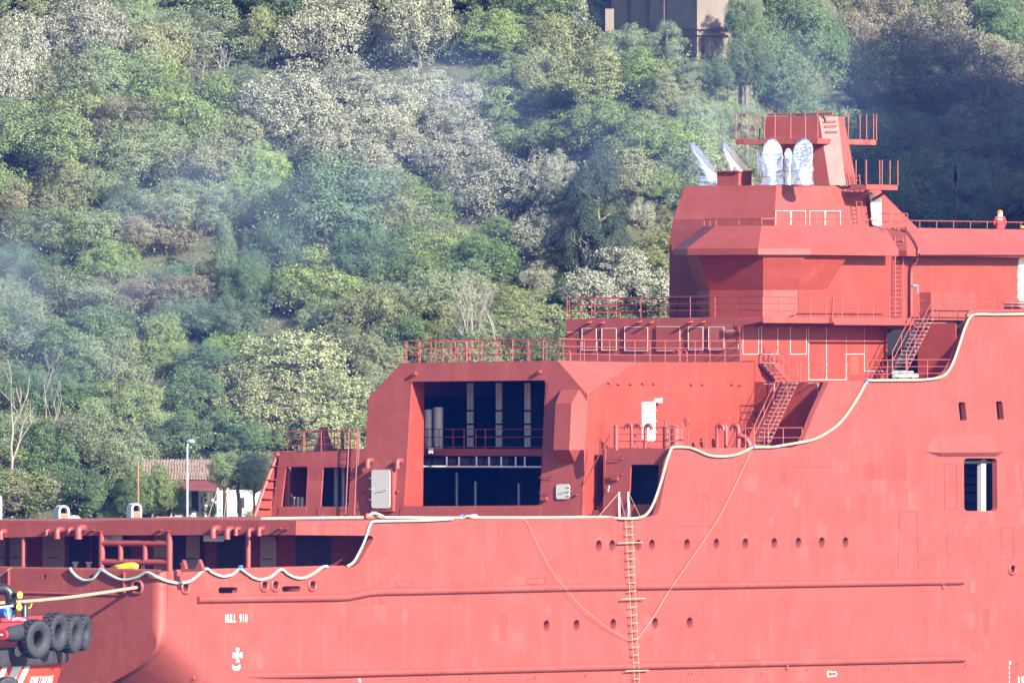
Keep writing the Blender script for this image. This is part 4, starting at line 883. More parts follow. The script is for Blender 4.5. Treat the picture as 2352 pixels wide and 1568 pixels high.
# rope ladder with stanchions
lad = empty('rope_ladder', SHIP @ on(1448, 1190, P0)); tag(lad, 'wooden-runged rope ladder hanging down the red hull side', 'ladder')
def lpar(o): o.parent = lad; o.matrix_parent_inverse = Matrix.Translation(-lad.location); return o
def lx(y, s_): return (1437 if s_ < 0 else 1451.5) + (y - 1190) * (.056 if s_ < 0 else .046)
LPp = lambda y: Pp(-.16 - .12 * math.sin(min(1, max(0, (y - 1190) / 380)) * 3.0))
for s_ in (-1, 1):
    lpar(MB().tube(world([on(lx(y, s_) + rnd.uniform(-.5, .5), y, LPp(y)) for y in range(1186, 1585, 9)]), .017, 6).build('side_rope', HEMP))
k = 0
for y in np.arange(1209, 1580, 18.35):
    wide = k in (2, 9, 18); ea, eb = (20, 22) if wide else (1.5, 2.5)
    a = on(lx(y, -1) - ea, y + 1, LPp(y)); b = on(lx(y, 1) + eb, y - (1 if wide else 0), LPp(y)); pts = world([a, b])
    lpar(MB().tube(pts, .036 if wide else .026, 6).build('spreader' if wide else 'rung', HEMP)); k += 1
sth = empty('stanchion_pair', SHIP @ on(1430, 1188, Pp(.4))); tag(sth, 'two white ladder stanchions with guy ropes on deck edge above the rope ladder', 'stanchion')
def gpar(o, e): o.parent = e; o.matrix_parent_inverse = Matrix.Translation(-e.location); return o
for x in (1422.5, 1443.5): gpar(MB().tube(world(ons([(x, 1189), (x - .5, 1129)], Pp(.3))), .045, 8).build('post', WHITE), sth)
for a, b in (((1422, 1131), (1376, 1184)), ((1422, 1131), (1437, 1190)), ((1443.5, 1131), (1449, 1190)), ((1443.5, 1131), (1470, 1185))): gpar(MB().tube(world(ons([a, b], Pp(.15))), .016, 6).build('guy_rope', HEMP), sth)
sth = empty('stanchion_pair', SHIP @ on(512, 1192, Pp(PW - 1))); tag(sth, 'two white deck stanchions with guy ropes in front of the white house', 'stanchion')
for x in (500, 523): gpar(MB().tube(world(ons([(x, 1193), (x, 1121)], Pp(PW - 1))), .05, 8).build('post', WHITE), sth)
for a, b in (((499, 1124), (477, 1191)), ((522, 1124), (514, 1191)), ((523, 1124), (540, 1150))): gpar(MB().tube(world(ons([a, b], Pp(PW - 1))), .018, 6).build('guy_rope', HEMP), sth)
# blue lashings
for i, (x, y, p, lab) in enumerate(((1731, 1026, -.15, 'blue twine lashing on tan rope at foot of the lower stair'), (1992, 874, -.15, 'blue twine lashing on tan rope where the upper bulwark begins'), (1060, 1187, .9, 'blue twine and rags knotted on tan rope on working deck'), (735, 1188.5, 2.0, 'blue twine on tan rope below the aft windows'), (232, 1308, -.2, 'blue twine tying the mint rope near the pipe frame'), (552, 1304, -.2, 'blue twine tying the mint rope near the deck post'))):
    c = on(x, y, Pp(p)) if x > 372 else on(x, y, Sp(-.16)); mb = MB()
    for k in range(7): a = V((rnd.uniform(-.22, .22), rnd.uniform(-.08, .05), rnd.uniform(-.1, .12))); b = V((rnd.uniform(-.22, .22), rnd.uniform(-.08, .05), rnd.uniform(-.1, .1))); mb.tube(world([c + a, c + a.lerp(b, .5) + V((0, -.05, .04)), c + b]), .016, 5)
    tag(mb.build('twine_lashing', BLUE), lab, 'twine')
def blob(name, c, rx, ry, rz, m, label, cat, seed=1, amp=.25):
    bm = bmesh.new(); bmesh.ops.create_icosphere(bm, subdivisions=3, radius=1); rn = random.Random(seed); ph = [rn.uniform(0, 6) for _ in range(6)]
    for v in bm.verts:
        p = v.co; k = 1 + amp * (math.sin(3 * p.x + ph[0]) * math.sin(4 * p.y + ph[1]) + .5 * math.sin(7 * p.z + ph[2] + 5 * p.x))
        v.co = V((p.x * rx * k, p.y * ry * k, max(p.z, -.55) * rz * k))
    me = bpy.data.meshes.new(name); bm.to_mesh(me); bm.free(); me.materials.append(m); me.polygons.foreach_set('use_smooth', [True] * len(me.polygons))
    o = link(bpy.data.objects.new(name, me)); o.matrix_world = Matrix.Translation(SHIP @ c) @ Matrix.Rotation(R(57), 4, 'Z'); return tag(o, label, cat)
blob('yellow_cover', on(289, 1305, Sp(.7)), .3, .8, .26, YEL, 'crumpled yellow plastic cover on the stern bulwark under the pipe frame', 'cover', 3)
blob('rag_bundle', on(1085, 1187, Pp(.8)), .5, .3, .13, mat('pale rag', (.6, .55, .5), .9), 'pale rags bundled on tan rope along working deck', 'rag', 5)
blob('rag_bundle', on(846, 1186, Pp(2.0)), .25, .2, .15, mat('red rag', (.5, .08, .07), .9), 'small red rag by the tan rope below the grey door', 'rag', 8)
hc = smoothline(ons([(846, 1186), (852, 1180), (860, 1178), (870, 1181), (885, 1188)], Pp(1.9)), 4)
rope('rope_bight', hc, .075, HOSE, 'short raised bight of tan rope just below the grey door', 'rope')
# day mark
dm = empty('day_mark', SHIP @ P3(on(2195, 510, Pp(P1 + 3)).x, P1 + 3, zroof - .84)); tag(dm, 'black diamond day mark on a thin pole above the upper deck', 'signal mark')
q0 = on(2195, 540, Pp(P1 + 3)); z1_ = on(2191, 382, Pp(P1 + 3)).z; zd_ = on(2195, 432, Pp(P1 + 3)).z
gpar(MB().tube([SHIP @ P3(q0.x, P1 + 3, zroof - .84), SHIP @ P3(q0.x, P1 + 3, z1_)], .05, 8).build('pole', MATB), dm)
zm = on(2195, 405, Pp(P1 + 3)).z
for rot in (0, 90):
    d = V((math.cos(R(rot + 20)), math.sin(R(rot + 20)), 0)) * .26; c = SHIP @ P3(q0.x, P1 + 3, 0); c.z = 0; nn = V((-d.y, d.x, 0)).normalized() * .01
    vv = [c + V((0, 0, z1_)), c + d + V((0, 0, zm)), c + V((0, 0, zd_)), c - d + V((0, 0, zm))]; gpar(MB().plate([v - nn for v in vv], [], nn * 2).build('diamond_panel', MATB), dm)
# worker
pe_ = empty('person', SHIP @ P3(on(2297, 519, Pp(P1 + 2.2)).x, P1 + 2.2, zroof - .84)); tag(pe_, 'person in red coverall and orange helmet seen from behind at the upper right rail', 'person')
pb_ = pe_.location
J = {'pel': (0, 0, .95), 'sp': (0, .02, 1.2), 'ch': (0, .03, 1.38), 'nk': (0, .05, 1.5), 'hd': (0, .08, 1.62), 'hd2': (0, .09, 1.74),
     'sl': (-.19, .02, 1.42), 'el': (-.27, .06, 1.15), 'wl': (-.22, .2, .98), 'hl': (-.19, .28, .95), 'sr': (.19, .02, 1.42), 'er': (.27, .06, 1.15), 'wr': (.24, .18, .95), 'hr': (.23, .26, .91),
     'kl': (-.11, .03, .5), 'al': (-.12, -.02, .08), 'tl': (-.13, .15, .04), 'kr': (.11, .03, .5), 'ar': (.12, -.02, .08), 'tr': (.13, .15, .04), 'pl': (-.1, 0, .9), 'pr': (.1, 0, .9)}
E = [('pel', 'sp'), ('sp', 'ch'), ('ch', 'nk'), ('nk', 'hd'), ('hd', 'hd2'), ('ch', 'sl'), ('sl', 'el'), ('el', 'wl'), ('wl', 'hl'), ('ch', 'sr'), ('sr', 'er'), ('er', 'wr'), ('wr', 'hr'), ('pel', 'pl'), ('pl', 'kl'), ('kl', 'al'), ('al', 'tl'), ('pel', 'pr'), ('pr', 'kr'), ('kr', 'ar'), ('ar', 'tr')]
RD = {'pel': .17, 'sp': .16, 'ch': .17, 'nk': .065, 'hd': .1, 'hd2': .085, 'sl': .085, 'el': .06, 'wl': .045, 'hl': .04, 'sr': .085, 'er': .06, 'wr': .045, 'hr': .04, 'kl': .07, 'al': .055, 'tl': .045, 'kr': .07, 'ar': .055, 'tr': .045, 'pl': .11, 'pr': .11}
keys = list(J); me = bpy.data.meshes.new('body'); me.from_pydata([J[k] for k in keys], [(keys.index(a), keys.index(b)) for a, b in E], [])
CVR = mat('red coverall cloth', (.45, .03, .035), .85, var=.12, scale=6); me.materials.append(CVR)
body = link(bpy.data.objects.new('body', me)); md = body.modifiers.new('skin', 'SKIN'); sl_ = me.skin_vertices[0].data
for i, k in enumerate(keys): sl_[i].radius = (RD[k], RD[k] * (.75 if k in ('pel', 'sp', 'ch') else 1)); sl_[i].use_root = (k == 'pel')
body.modifiers.new('sub', 'SUBSURF').levels = 1; body.modifiers['sub'].render_levels = 2
body.parent = pe_; body.rotation_euler = (0, 0, R(8)); pe_.scale = (1.14, 1.08, 1.02)
fromdata('neck_flap', *(lambda b: (b.v, b.f))(MB().ring((0, .06, 1.47), (0, 0, 1), [(.13, 0), (.125, .1), (.115, .2), (.11, .22)], 16)), WHITE, pe_, True)
HELM = mat('orange helmet', (.85, .16, .02), .35)
fromdata('helmet', *(lambda b: (b.v, b.f))(MB().ring((0, .08, 1.67), (0, 0, 1), [(.17, 0), (.14, .01), (.135, .06), (.11, .12), (.06, .155), (0.0, .165)], 18)), HELM, pe_, True)
for i in range(2): MB().box((-.11 + i * .01, -.136, 1.36 - i * .055), (.11 - i * .02, -.128, 1.385 - i * .055)).build('back_print', WHITE, pe_)
tag(MB().tube([W(2346, 521.5, pb_.y - .6), W(2352, 521.5, pb_.y - .6), W(2357, 521.5, pb_.y - .6)], .07, 8).build('yellow_tool', YELP), 'small yellow object lying on the roof edge right of the person', 'tool')

# ================================================================== TUG
tug = empty('tugboat', W(60, 1560, -12)); tag(tug, 'red tugboat bow with black rubber fender and hanging tyres at lower left', 'tugboat')
TRED = mat('tug orange red', (.47, .055, .025), .4, var=.06, scale=2); TRED2 = mat('tug deck red', (.39, .028, .034), .45, var=.06)
def tp_(o): return gpar(o, tug)
plan = [(-120, -19.5), (-40, -17.6), (9, -16), (60, -13.8), (100, -11.5), (130, -9), (148, -6.2), (158, -3.4), (160, -.8)]
def tz(y): return 15.7 - (y - CY) / 47.6
def planpt(i, z, inset=0):
    x, Y = plan[i]; X = (x - CX) / FPX * (Y + 830); a = plan[max(i - 1, 0)]; b = plan[min(i + 1, len(plan) - 1)]
    t = V(((b[0] - a[0]) / 47.6, b[1] - a[1], 0)).normalized(); nrm = V((t.y, -t.x, 0)); return V((X, Y, z)) - nrm * inset
def band(name, prof, m, first=0):                 # prof: list of (z, inset) swept along the tug's curved side
    vs = []; fs = []; n = len(prof)
    fine = [(i + u) for i in range(first, len(plan) - 1) for u in (0, .25, .5, .75)] + [len(plan) - 1]
    for f in fine:
        i = int(f); u = f - i
        for z, ins in prof:
            p = planpt(i, z, ins); vs.append(p if u == 0 else p.lerp(planpt(i + 1, z, ins), u))
    for i in range(len(fine) - 1):
        for j in range(n - 1): fs.append((i * n + j, i * n + j + 1, (i + 1) * n + j + 1, (i + 1) * n + j))
    return tp_(fromdata(name, vs, fs, m, None, False))
zf_t, zf_b = tz(1483), tz(1525)
band('rubber_fender', [(zf_t, .3), (zf_t, .03), (zf_t - .12, 0), (zf_b + .12, 0), (zf_b, .03), (zf_b, .3)], BLACK)
band('bulwark', [(tz(1421), .5), (tz(1421), .32), (zf_t + .0, .26)], TRED2)
band('cap_rail', [(tz(1415), .75), (tz(1414), .5), (tz(1414), .25), (tz(1424), .22), (tz(1424), .4)], TRED2)
band('tyre_shade_band', [(tz(1430), .3), (tz(1430), .12), (zf_t + .005, .10)], BLACK, 3)  # added black band standing in for the shadow behind the tyres
HP = [(zf_b - .01, .30), (tz(1545), .42), (tz(1575), .62), (tz(1620), 1.0)]
band('hull', HP, TRED)
tp_(MB().prism([planpt(i, tz(1440), .45) for i in range(len(plan))] + [V((-40, 0, tz(1440)))], [planpt(i, tz(1440) + .05, .45) for i in range(len(plan))] + [V((-40, 0, tz(1440) + .05))]).build('deck', TRED2))
# fender blocks: thin vertical joints
for k in range(14):
    f = 1.2 + k * .42; i = int(f); u = f - i
    if i + 1 >= len(plan): break
    a = planpt(i, zf_t - .1, -.004).lerp(planpt(i + 1, zf_t - .1, -.004), u); b = planpt(i, zf_b + .1, -.004).lerp(planpt(i + 1, zf_b + .1, -.004), u)
    tp_(MB().tube([a, b], .012, 4).build('fender_joint', GAP))
# white diagonal stripes and lettering on the tug's side
def hull_side(f, z):
    i = int(f); u = f - i; ins = np.interp(-z, [-h[0] for h in HP], [h[1] for h in HP]) - .012
    return planpt(i, z, ins).lerp(planpt(min(i + 1, len(plan) - 1), z, ins), u)
def fx(px):                              # plan parameter at a pixel column
    xs = [p[0] for p in plan]; return float(np.interp(px, xs, range(len(plan))))
for x0, x1, x2, x3 in ((19, 30, 9, 24), (43, 64, 35, 54), (71, 83, 61, 75)):
    vs = []
    for y, l, r in ((1527, x0, x1), (1547, (x0 + x2) / 2, (x1 + x3) / 2), (1568, x2, x3), (1590, x2 - 9, x3 - 8)):
        vs += [hull_side(fx(l + (r - l) * k / 3), tz(y)) for k in range(4)]
    tp_(fromdata('white_stripe', vs, [(4 * i + k, 4 * i + k + 1, 4 * i + 5 + k, 4 * i + 4 + k) for i in range(3) for k in range(3)], WHITE))
wd = 'KURTARMA'; FONT_CH = []
xL, xR = 91, 146
for i, ch in enumerate(wd):
    o = link(text_mesh('tug_lettering', ch, .62, .018, WHITE)); f = fx(xL + (xR - xL) * i / len(wd)); f2 = fx(xL + (xR - xL) * (i + .85) / len(wd))
    a = hull_side(f, tz(1572)); b = hull_side(f2, tz(1572)); up_ = (hull_side(f, tz(1553)) - a).normalized(); d = (b - a); L_ = d.length; d.normalize(); nn = d.cross(up_).normalized(); up_ = nn.cross(d)
    mw = Matrix((d, up_, nn)).transposed().to_4x4(); mw.translation = a + nn * .03
    o.matrix_world = mw @ Matrix.Diagonal((L_ / .42, 1, 1, 1)); mw2 = o.matrix_world.copy(); o.parent = tug; o.matrix_parent_inverse = Matrix.Translation(-tug.location); o.matrix_basis = mw2
# tyres
TYW = mat('worn tyre rubber', (.017, .018, .020), .75, var=.25, scale=4, bump=.15)
def tyre_mesh(name):
    n = 40; prof = [(.42, -.24), (.50, -.32), (.70, -.37), (.84, -.36), (.90, -.33), (.93, -.30), (.93, .30), (.90, .33), (.84, .36), (.70, .37), (.50, .32), (.42, .24), (.39, .2), (.39, -.2), (.42, -.24)]
    mb = MB().ring((0, 0, 0), (0, 0, 1), prof, n)
    for side_ in (-1, 1):
        for k in range(22):              # chevron lugs
            a = 2 * math.pi * (k + (.5 if side_ > 0 else 0)) / 22; q = []
            for (da, h) in ((-.06, .02), (.06, .02), (.16, .18), (.16, .37), (.03, .37), (.03, .18)):
                q.append((a + da, side_ * h))
            def P_(r): return [V((r * math.cos(t), r * math.sin(t), h)) for t, h in q]
            lo = P_(.92); hi = [V((p.x, p.y, p.z)) for p in P_(.985)]
            lo[3] = lo[3] * 1; hi[3] = V((hi[3].x * .95, hi[3].y * .95, hi[3].z)); hi[4] = V((hi[4].x * .95, hi[4].y * .95, hi[4].z))
            mb.prism(lo, hi)
    mb.sm = True
    return mb
ty = tyre_mesh('tyre').build('tyre', TYW)
def orient(ax): return V(ax).to_track_quat('Z', 'Y').to_matrix().to_4x4()
first = True
for x, y, Y, ang, sc_, lean in ((79, 1466, -15.6, 50, .97, 5), (124.5, 1449.5, -12.2, 62, .96, 2), (161, 1454, -9, 68, .97, 0), (185, 1451, -5.6, 76, .92, 0)):
    c = W(x, y, Y); ax = V((math.sin(R(ang)), -math.cos(R(ang)), -.06)); o = ty if first else ty.copy()
    if not first: COL.objects.link(o)
    first = False; o.parent = tug; o.matrix_parent_inverse = Matrix.Translation(-tug.location); o.matrix_basis = Matrix.Translation(c) @ orient(ax) @ Matrix.Rotation(rnd.uniform(0, 1), 4, 'Z') @ Matrix.Scale(sc_, 4)
for x, y, Y, ang in ((15, 1590, -17, 40), (120, 1420, -8, -60), (163, 1424, -3, -60)):
    o = ty.copy(); COL.objects.link(o); o.matrix_basis = Matrix.Translation(W(x, y + (26 if ang < 0 else 0), Y)) @ orient(V((math.sin(R(ang)), -math.cos(R(ang)), .1))) @ Matrix.Scale(.8 if ang > 0 else .62, 4)
# towing staple, bitts, drum, roller
bp_ = W(22, 1440, -13.5); Ys = -13.5
tp_(MB().tube(smoothline([W(-40, 1352, Ys), W(2, 1352, Ys), W(14, 1354, Ys), W(21, 1361, Ys), W(24, 1372, Ys), W(25.5, 1400, Ys), W(26, 1450, Ys)], 4), [.33] * 0 or .27, 16).build('towing_staple', BLKP))
for x, y in ((45, 1365.5), (43.5, 1393)):
    a = W(24, y, Ys); b = W(x, y, Ys - .6); h = tp_(MB().tube([a, b], .125, 14).build('staple_horn', BLKP)); d = (b - a).normalized()
    hc_ = tp_(MB().tube([b, b + d * .03], .165, 18).build('horn_cap', YELP))
    for o_ in (-.07, .05):
        u = V((.62, .2, .75)).normalized(); u = (u - d * u.dot(d)).normalized(); v_ = d.cross(u); tp_(MB().tube([b + d * .035 + v_ * o_ - u * .13, b + d * .035 + v_ * o_ + u * .13], .018, 4).build('cap_stripe', BLKP))
a = W(56, 1432, -13); b = W(56, 1384, -13); tp_(MB().tube([a + V((0, 0, -.5)), b.lerp(a, .18), b.lerp(a, .08), b.lerp(a, .07), b], [.165, .165, .11, .15, .15], 16).build('bitt', BLKP)); tp_(MB().tube([b + V((.2, -.1, -.25)), b + V((.3, -.1, -.2)), b + V((.36, -.1, -.02))], .025, 6).build('bitt_pin', YELP))
DRUM = mat('blue plastic drum', (.02, .13, .50), .4, var=.1); c = W(17, 1405.5, -16.5); ax = V((.75, -.66, 0)); dr = empty('drum', c); tag(dr, 'blue plastic drum lying on the tug beside the black towing pipe', 'drum')
gpar(MB().ring(c, ax, [(0, .0), (.13, .01), (.15, .03), (.24, .03), (.26, .05), (.28, .04), (.285, -.02), (.27, -.06), (.285, -.3), (.27, -.33), (.285, -.36), (.285, -.9), (0, -.9)], 24).build('drum_body', DRUM), dr)
for k in range(3): a = R(120 * k); u = V((0, 0, 1)) * math.cos(a) + ax.cross(V((0, 0, 1))) * math.sin(a); gpar(MB().tube([c + ax * .03, c + ax * .04 + u * .2], .018, 5).build('rib', DRUM), dr)
tp_(MB().tube([W(-20, 1397, -17.2), W(30, 1390.5, -17)], .05, 8).tube([W(17, 1393, -17.3), W(21, 1422, -17.2)], .04, 8).build('white_rail', WHITE))
rc_ = W(11, 1457, -17.6); ax = V((-.62, -.75, 0)).normalized(); rl = W(46, 1452, -15.8)
tp_(MB().tube([rc_, rc_.lerp(rl, .35), rl], [.25, .37, .42], 18).build('rubber_roller', TYW)); tp_(MB().tube([rc_ + V((-.1, -.12, 0)), rc_], .24, 20).build('roller_disc', TRED2)); 
tp_(MB().tube([rc_ + V((-.3, -.2, 0)), rc_ + V((-.1, -.12, 0))], .045, 8).build('roller_axle', STEEL))
pr_t = [(x, 1421 + 3 * math.sin(x / 9) + (x - 30) * .03) for x in range(28, 70, 3)]
ch = MB()
for i, (x, y) in enumerate(pr_t): q = W(x, y + 2, -16.8 + (x - 28) * .04); ch.ring(q, (0, 1, .3) if i % 2 else (.8, .3, .4), [(.05, -.015), (.07, 0), (.05, .015), (.035, 0), (.05, -.015)], 8)
tp_(ch.build('chain', STEEL))

# ================================================================== SHORE, HILL, TREES
def sstep(a, b, x): t = min(1, max(0, (x - a) / (b - a))); return t * t * (3 - 2 * t)
def ground(X, Y):
    ye = Y - 34 * sstep(10, 24, X)
    z = 4.6 if ye < 146 else 4.6 + (ye - 146) * .62 if ye < 330 else 4.6 + 184 * .62 + (ye - 330) * .1
    z += 1.3 * math.sin(X * .11 + 1) * sstep(150, 175, Y) + .8 * math.sin(X * .23 + Y * .17)* sstep(150, 175, Y)
    z += 50 * sstep(38, 54, X) * sstep(150, 172, Y) * (1 - sstep(185, 199, Y))    # unseen spur right of the frame, shaped to shade the right hillside
    z += 4.5 * sstep(1, 5, X) * (1 - sstep(15, 19, X)) * sstep(168, 177, Y) * (1 - sstep(183, 190, Y))    # terrace below the building
    if Y < 128: z = 4.6 - (128 - Y) * .9
    return z
gx = [-150 + 3 * i for i in range(101)]; gy = [118 + 3 * j for j in range(110)]
vs = [(x, y, ground(x, y) + rnd.uniform(-.15, .15)) for x in gx for y in gy]; ng = len(gy)
EARTH = mat('dry earth and leaf litter', (.062, .066, .034), .95, var=.35, scale=.5, bump=.6)
tag(fromdata('terrain', vs, [(i * ng + j, (i + 1) * ng + j, (i + 1) * ng + j + 1, i * ng + j + 1) for i in range(len(gx) - 1) for j in range(ng - 1)], EARTH, None, True), 'steep wooded hillside behind the ship', 'hill', kind='structure')
SEA = mat('sea water', (.015, .04, .05), .12, var=.2, scale=.2, bump=.5)
tag(fromdata('sea', [(-3000, -3000, 0), (3000, -3000, 0), (3000, 3000, 0), (-3000, 3000, 0)], [(0, 1, 2, 3)], SEA), 'sheltered sea water around the hull', 'sea', kind='structure')

def leafmat(name, cols, trans=.25, rough=.6):
    """cols: [(share, colour)] picked per leaf"""
    m, t, b = newmat(name); N = t.nodes; L = t.links
    g = N.new('ShaderNodeNewGeometry'); oi = N.new('ShaderNodeObjectInfo'); rp = N.new('ShaderNodeValToRGB'); rp.color_ramp.interpolation = 'CONSTANT'
    el = rp.color_ramp.elements; acc = 0.
    for i, (sh, c) in enumerate(cols):
        e = el[0] if i == 0 else (el[1] if i == 1 else el.new(acc)); e.position = acc; e.color = c + (1,); acc += sh
    if len(cols) == 1: el[1].color = cols[0][1] + (1,)
    L.new(g.outputs['Random Per Island'], rp.inputs[0])
    hs = N.new('ShaderNodeHueSaturation'); L.new(rp.outputs[0], hs.inputs['Color'])
    for k, lo, hi in (('Value', .82, 1.16), ('Hue', .49, .508), ('Saturation', .82, 1.0)):
        mr = N.new('ShaderNodeMapRange'); mr.inputs[3].default_value = lo; mr.inputs[4].default_value = hi
        if k == 'Value': L.new(oi.outputs['Random'], mr.inputs[0])
        else:
            mu = N.new('ShaderNodeMath'); mu.operation = 'MULTIPLY'; mu.inputs[1].default_value = 7.3 if k == 'Hue' else 13.7; fr_ = N.new('ShaderNodeMath'); fr_.operation = 'FRACT'
            L.new(oi.outputs['Random'], mu.inputs[0]); L.new(mu.outputs[0], fr_.inputs[0]); L.new(fr_.outputs[0], mr.inputs[0])
        L.new(mr.outputs[0], hs.inputs[k])
    L.new(hs.outputs[0], b.inputs['Base Color']); b.inputs['Roughness'].default_value = rough; b.inputs['Specular IOR Level'].default_value = .25
    tr = N.new('ShaderNodeBsdfTranslucent'); L.new(hs.outputs[0], tr.inputs[0]); ms = N.new('ShaderNodeMixShader'); ms.inputs[0].default_value = trans
    L.new(b.outputs[0], ms.inputs[1]); L.new(tr.outputs[0], ms.inputs[2]); L.new(ms.outputs[0], N['Material Output'].inputs[0]); return m
LM = {
 'L': leafmat('silver linden leaves', [(.46, (.345, .34, .255)), (.32, (.25, .26, .175)), (.22, (.14, .17, .085))], .18),
 'G': leafmat('mid green leaves', [(.6, (0.160, 0.231, 0.063)), (.3, (0.245, 0.296, 0.086)), (.1, (0.093, 0.148, 0.047))]),
 'D': leafmat('deep green leaves', [(.7, (0.084, 0.152, 0.054)), (.3, (0.150, 0.213, 0.078))]),
 'T': leafmat('feathery green leaves', [(.6, (0.086, 0.152, 0.073)), (.4, (0.125, 0.205, 0.099))]),
 'B': leafmat('grey green leaves', [(.5, (0.160, 0.213, 0.102)), (.35, (0.263, 0.305, 0.157)), (.15, (0.093, 0.139, 0.063))]),
 'O': leafmat('olive leaves', [(.55, (0.217, 0.241, 0.100)), (.3, (0.262, 0.274, 0.128)), (.135, (0.148, 0.179, 0.071)), (.015, (0.376, 0.179, 0.095))]),
 'Y': leafmat('yellow green leaves', [(.6, (0.270, 0.280, 0.100)), (.4, (0.210, 0.235, 0.090))]),
 'N': leafmat('fresh green leaves', [(.55, (0.188, 0.252, 0.081)), (.3, (0.228, 0.280, 0.104)), (.15, (0.137, 0.190, 0.067))]),
 'R': leafmat('rust tinged leaves', [(.22, (0.270, 0.175, 0.125)), (.28, (0.230, 0.195, 0.125)), (.5, (0.165, 0.190, 0.100))]),
 'C': leafmat('dark cypress needles', [(.7, (0.036, 0.060, 0.040)), (.3, (0.065, 0.095, 0.060))], .1),
 'P': leafmat('pine needles', [(.6, (0.124, 0.173, 0.091)), (.4, (0.198, 0.248, 0.140))], .12),
 'K': leafmat('green cypress needles', [(.6, (0.085, 0.135, 0.060)), (.4, (0.120, 0.175, 0.080))], .15),
 'U': leafmat('mixed scrub leaves', [(.4, (0.148, 0.185, 0.071)), (.28, (0.194, 0.213, 0.090)), (.3, (0.103, 0.140, 0.057)), (.02, (0.296, 0.179, 0.095))]),
 'X': leafmat('pale catalpa leaves', [(.36, (0.331, 0.347, 0.152)), (.36, (0.251, 0.280, 0.114)), (.24, (0.137, 0.174, 0.067)), (.04, (0.296, 0.190, 0.095))], .2),
}
BARK = mat('grey brown bark', (.13, .105, .08), .9, var=.3, scale=5); PALE = mat('pale bark', (.21, .185, .16), .9, var=.2, scale=3)

def leaves(nrng, pos, nrm, size, aspect, jit=.9):
    n = len(pos); nn = nrm + nrng.normal(0, jit, (n, 3)); nn /= np.linalg.norm(nn, axis=1)[:, None] + 1e-9
    t = np.cross(nn, nrng.normal(0, 1, (n, 3))); t /= np.linalg.norm(t, axis=1)[:, None] + 1e-9; b = np.cross(nn, t)
    sz = size * nrng.uniform(.6, 1.35, n)[:, None]
    v = np.stack([pos - t * sz, pos - b * sz * aspect + t * sz * .15, pos + t * sz, pos + b * sz * aspect + t * sz * .15], 1).reshape(-1, 3)
    return v
def mesh_np(name, v, m):
    n = len(v) // 4; me = bpy.data.meshes.new(name); me.vertices.add(len(v)); me.vertices.foreach_set('co', v.astype(np.float32).ravel())
    me.loops.add(len(v)); me.loops.foreach_set('vertex_index', np.arange(len(v), dtype=np.int32)); me.polygons.add(n); me.polygons.foreach_set('loop_start', np.arange(0, len(v), 4, dtype=np.int32)); me.polygons.foreach_set('loop_total', np.full(n, 4, np.int32))
    me.materials.append(m); me.update(calc_edges=True); return me
def crown_mesh(kind, seed):
    """crown of unit half-width and half-height about the origin"""
    g = np.random.default_rng(seed); n, size, asp = 27000, .0205, .55; lobes = []; sq = np.array([g.uniform(.85, 1.1), g.uniform(.85, 1.1), 1.])
    if kind in 'LGDOYRNBX':
        K = {'L': 34, 'X': 30, 'B': 30}.get(kind, 26)
        for _ in range(K):
            d = g.normal(0, 1, 3); d[2] = abs(d[2]) * 1.0 - .55; d /= np.linalg.norm(d); rad = g.uniform(.5, .95); lobes.append((d * rad * np.array([1, 1, .95]) * sq, g.uniform(.15, .36)))
        lobes.append((np.array([0, 0, -.05]), .5))
        if kind == 'L': n, size = 29000, .0198
        if kind == 'X': n, size = 19000, .025
        if kind == 'B': size, asp = .0205, .42
    elif kind == 'T':
        for _ in range(44):
            d = g.normal(0, 1, 3); d[2] = abs(d[2]) - .3; d /= np.linalg.norm(d); lobes.append((d * g.uniform(.55, .88), g.uniform(.11, .2)))
        lobes.append((np.array([0, 0, 0.]), .55)); n, size, asp = 27000, .0175, .42
    elif kind in 'CK':
        for _ in range(60):
            h = g.uniform(-.95, .95); w_ = (1 - abs(h) ** 2.2) * (.9 if kind == 'C' else .8) * (1 if kind == 'C' else (1 - h) * .62 + .1); a = g.uniform(0, 6.28); lobes.append((np.array([math.cos(a) * w_ * g.uniform(.5, .8), math.sin(a) * w_ * g.uniform(.5, .8), h]), g.uniform(.12, .24)))
        n, size, asp = 27000, .0185, .45
    elif kind == 'P':
        for _ in range(26):
            h = g.uniform(-.7, .85); w_ = (1 - abs(h) ** 3) * .85; a = g.uniform(0, 6.28); lobes.append((np.array([math.cos(a) * w_ * g.uniform(.3, .85), math.sin(a) * w_ * g.uniform(.3, .85), h]), g.uniform(.16, .32)))
        n, size, asp = 24000, .0175, .4
    C_ = np.array([l[0] for l in lobes]); Rr = np.array([l[1] for l in lobes]); w_ = Rr ** 2; w_ /= w_.sum()
    per = 16; m_ = n // per * 2; idx = g.choice(len(lobes), m_, p=w_); d = g.normal(0, 1, (m_, 3)); d /= np.linalg.norm(d, axis=1)[:, None]
    if kind == 'P': d[:, 2] = np.abs(d[:, 2]) * .75 - .15
    pos = C_[idx] + d * (Rr[idx] * g.uniform(.70, 1.15, m_) ** .7)[:, None]
    dist = np.linalg.norm(pos[:, None, :] - C_[None], axis=2) / Rr[None]; inside_ = (dist < .78).sum(1) > 0
    keep = ~(inside_ & (g.uniform(0, 1, m_) < .85)); pos = pos[keep][:n // per]; d = d[keep][:n // per]
    # leaves in loose sprays round each twig end
    pos = np.repeat(pos, per, 0); d = np.repeat(d, per, 0); pos = pos + g.normal(0, 1, pos.shape) * np.array([.045, .045, .032])
    out = pos / (np.linalg.norm(pos, axis=1)[:, None] + 1e-6); nr = d * .8 + out * .5 + np.array([.0, -.1, .45])
    return mesh_np('crown', leaves(g, pos, nr, size, asp), LM[kind])
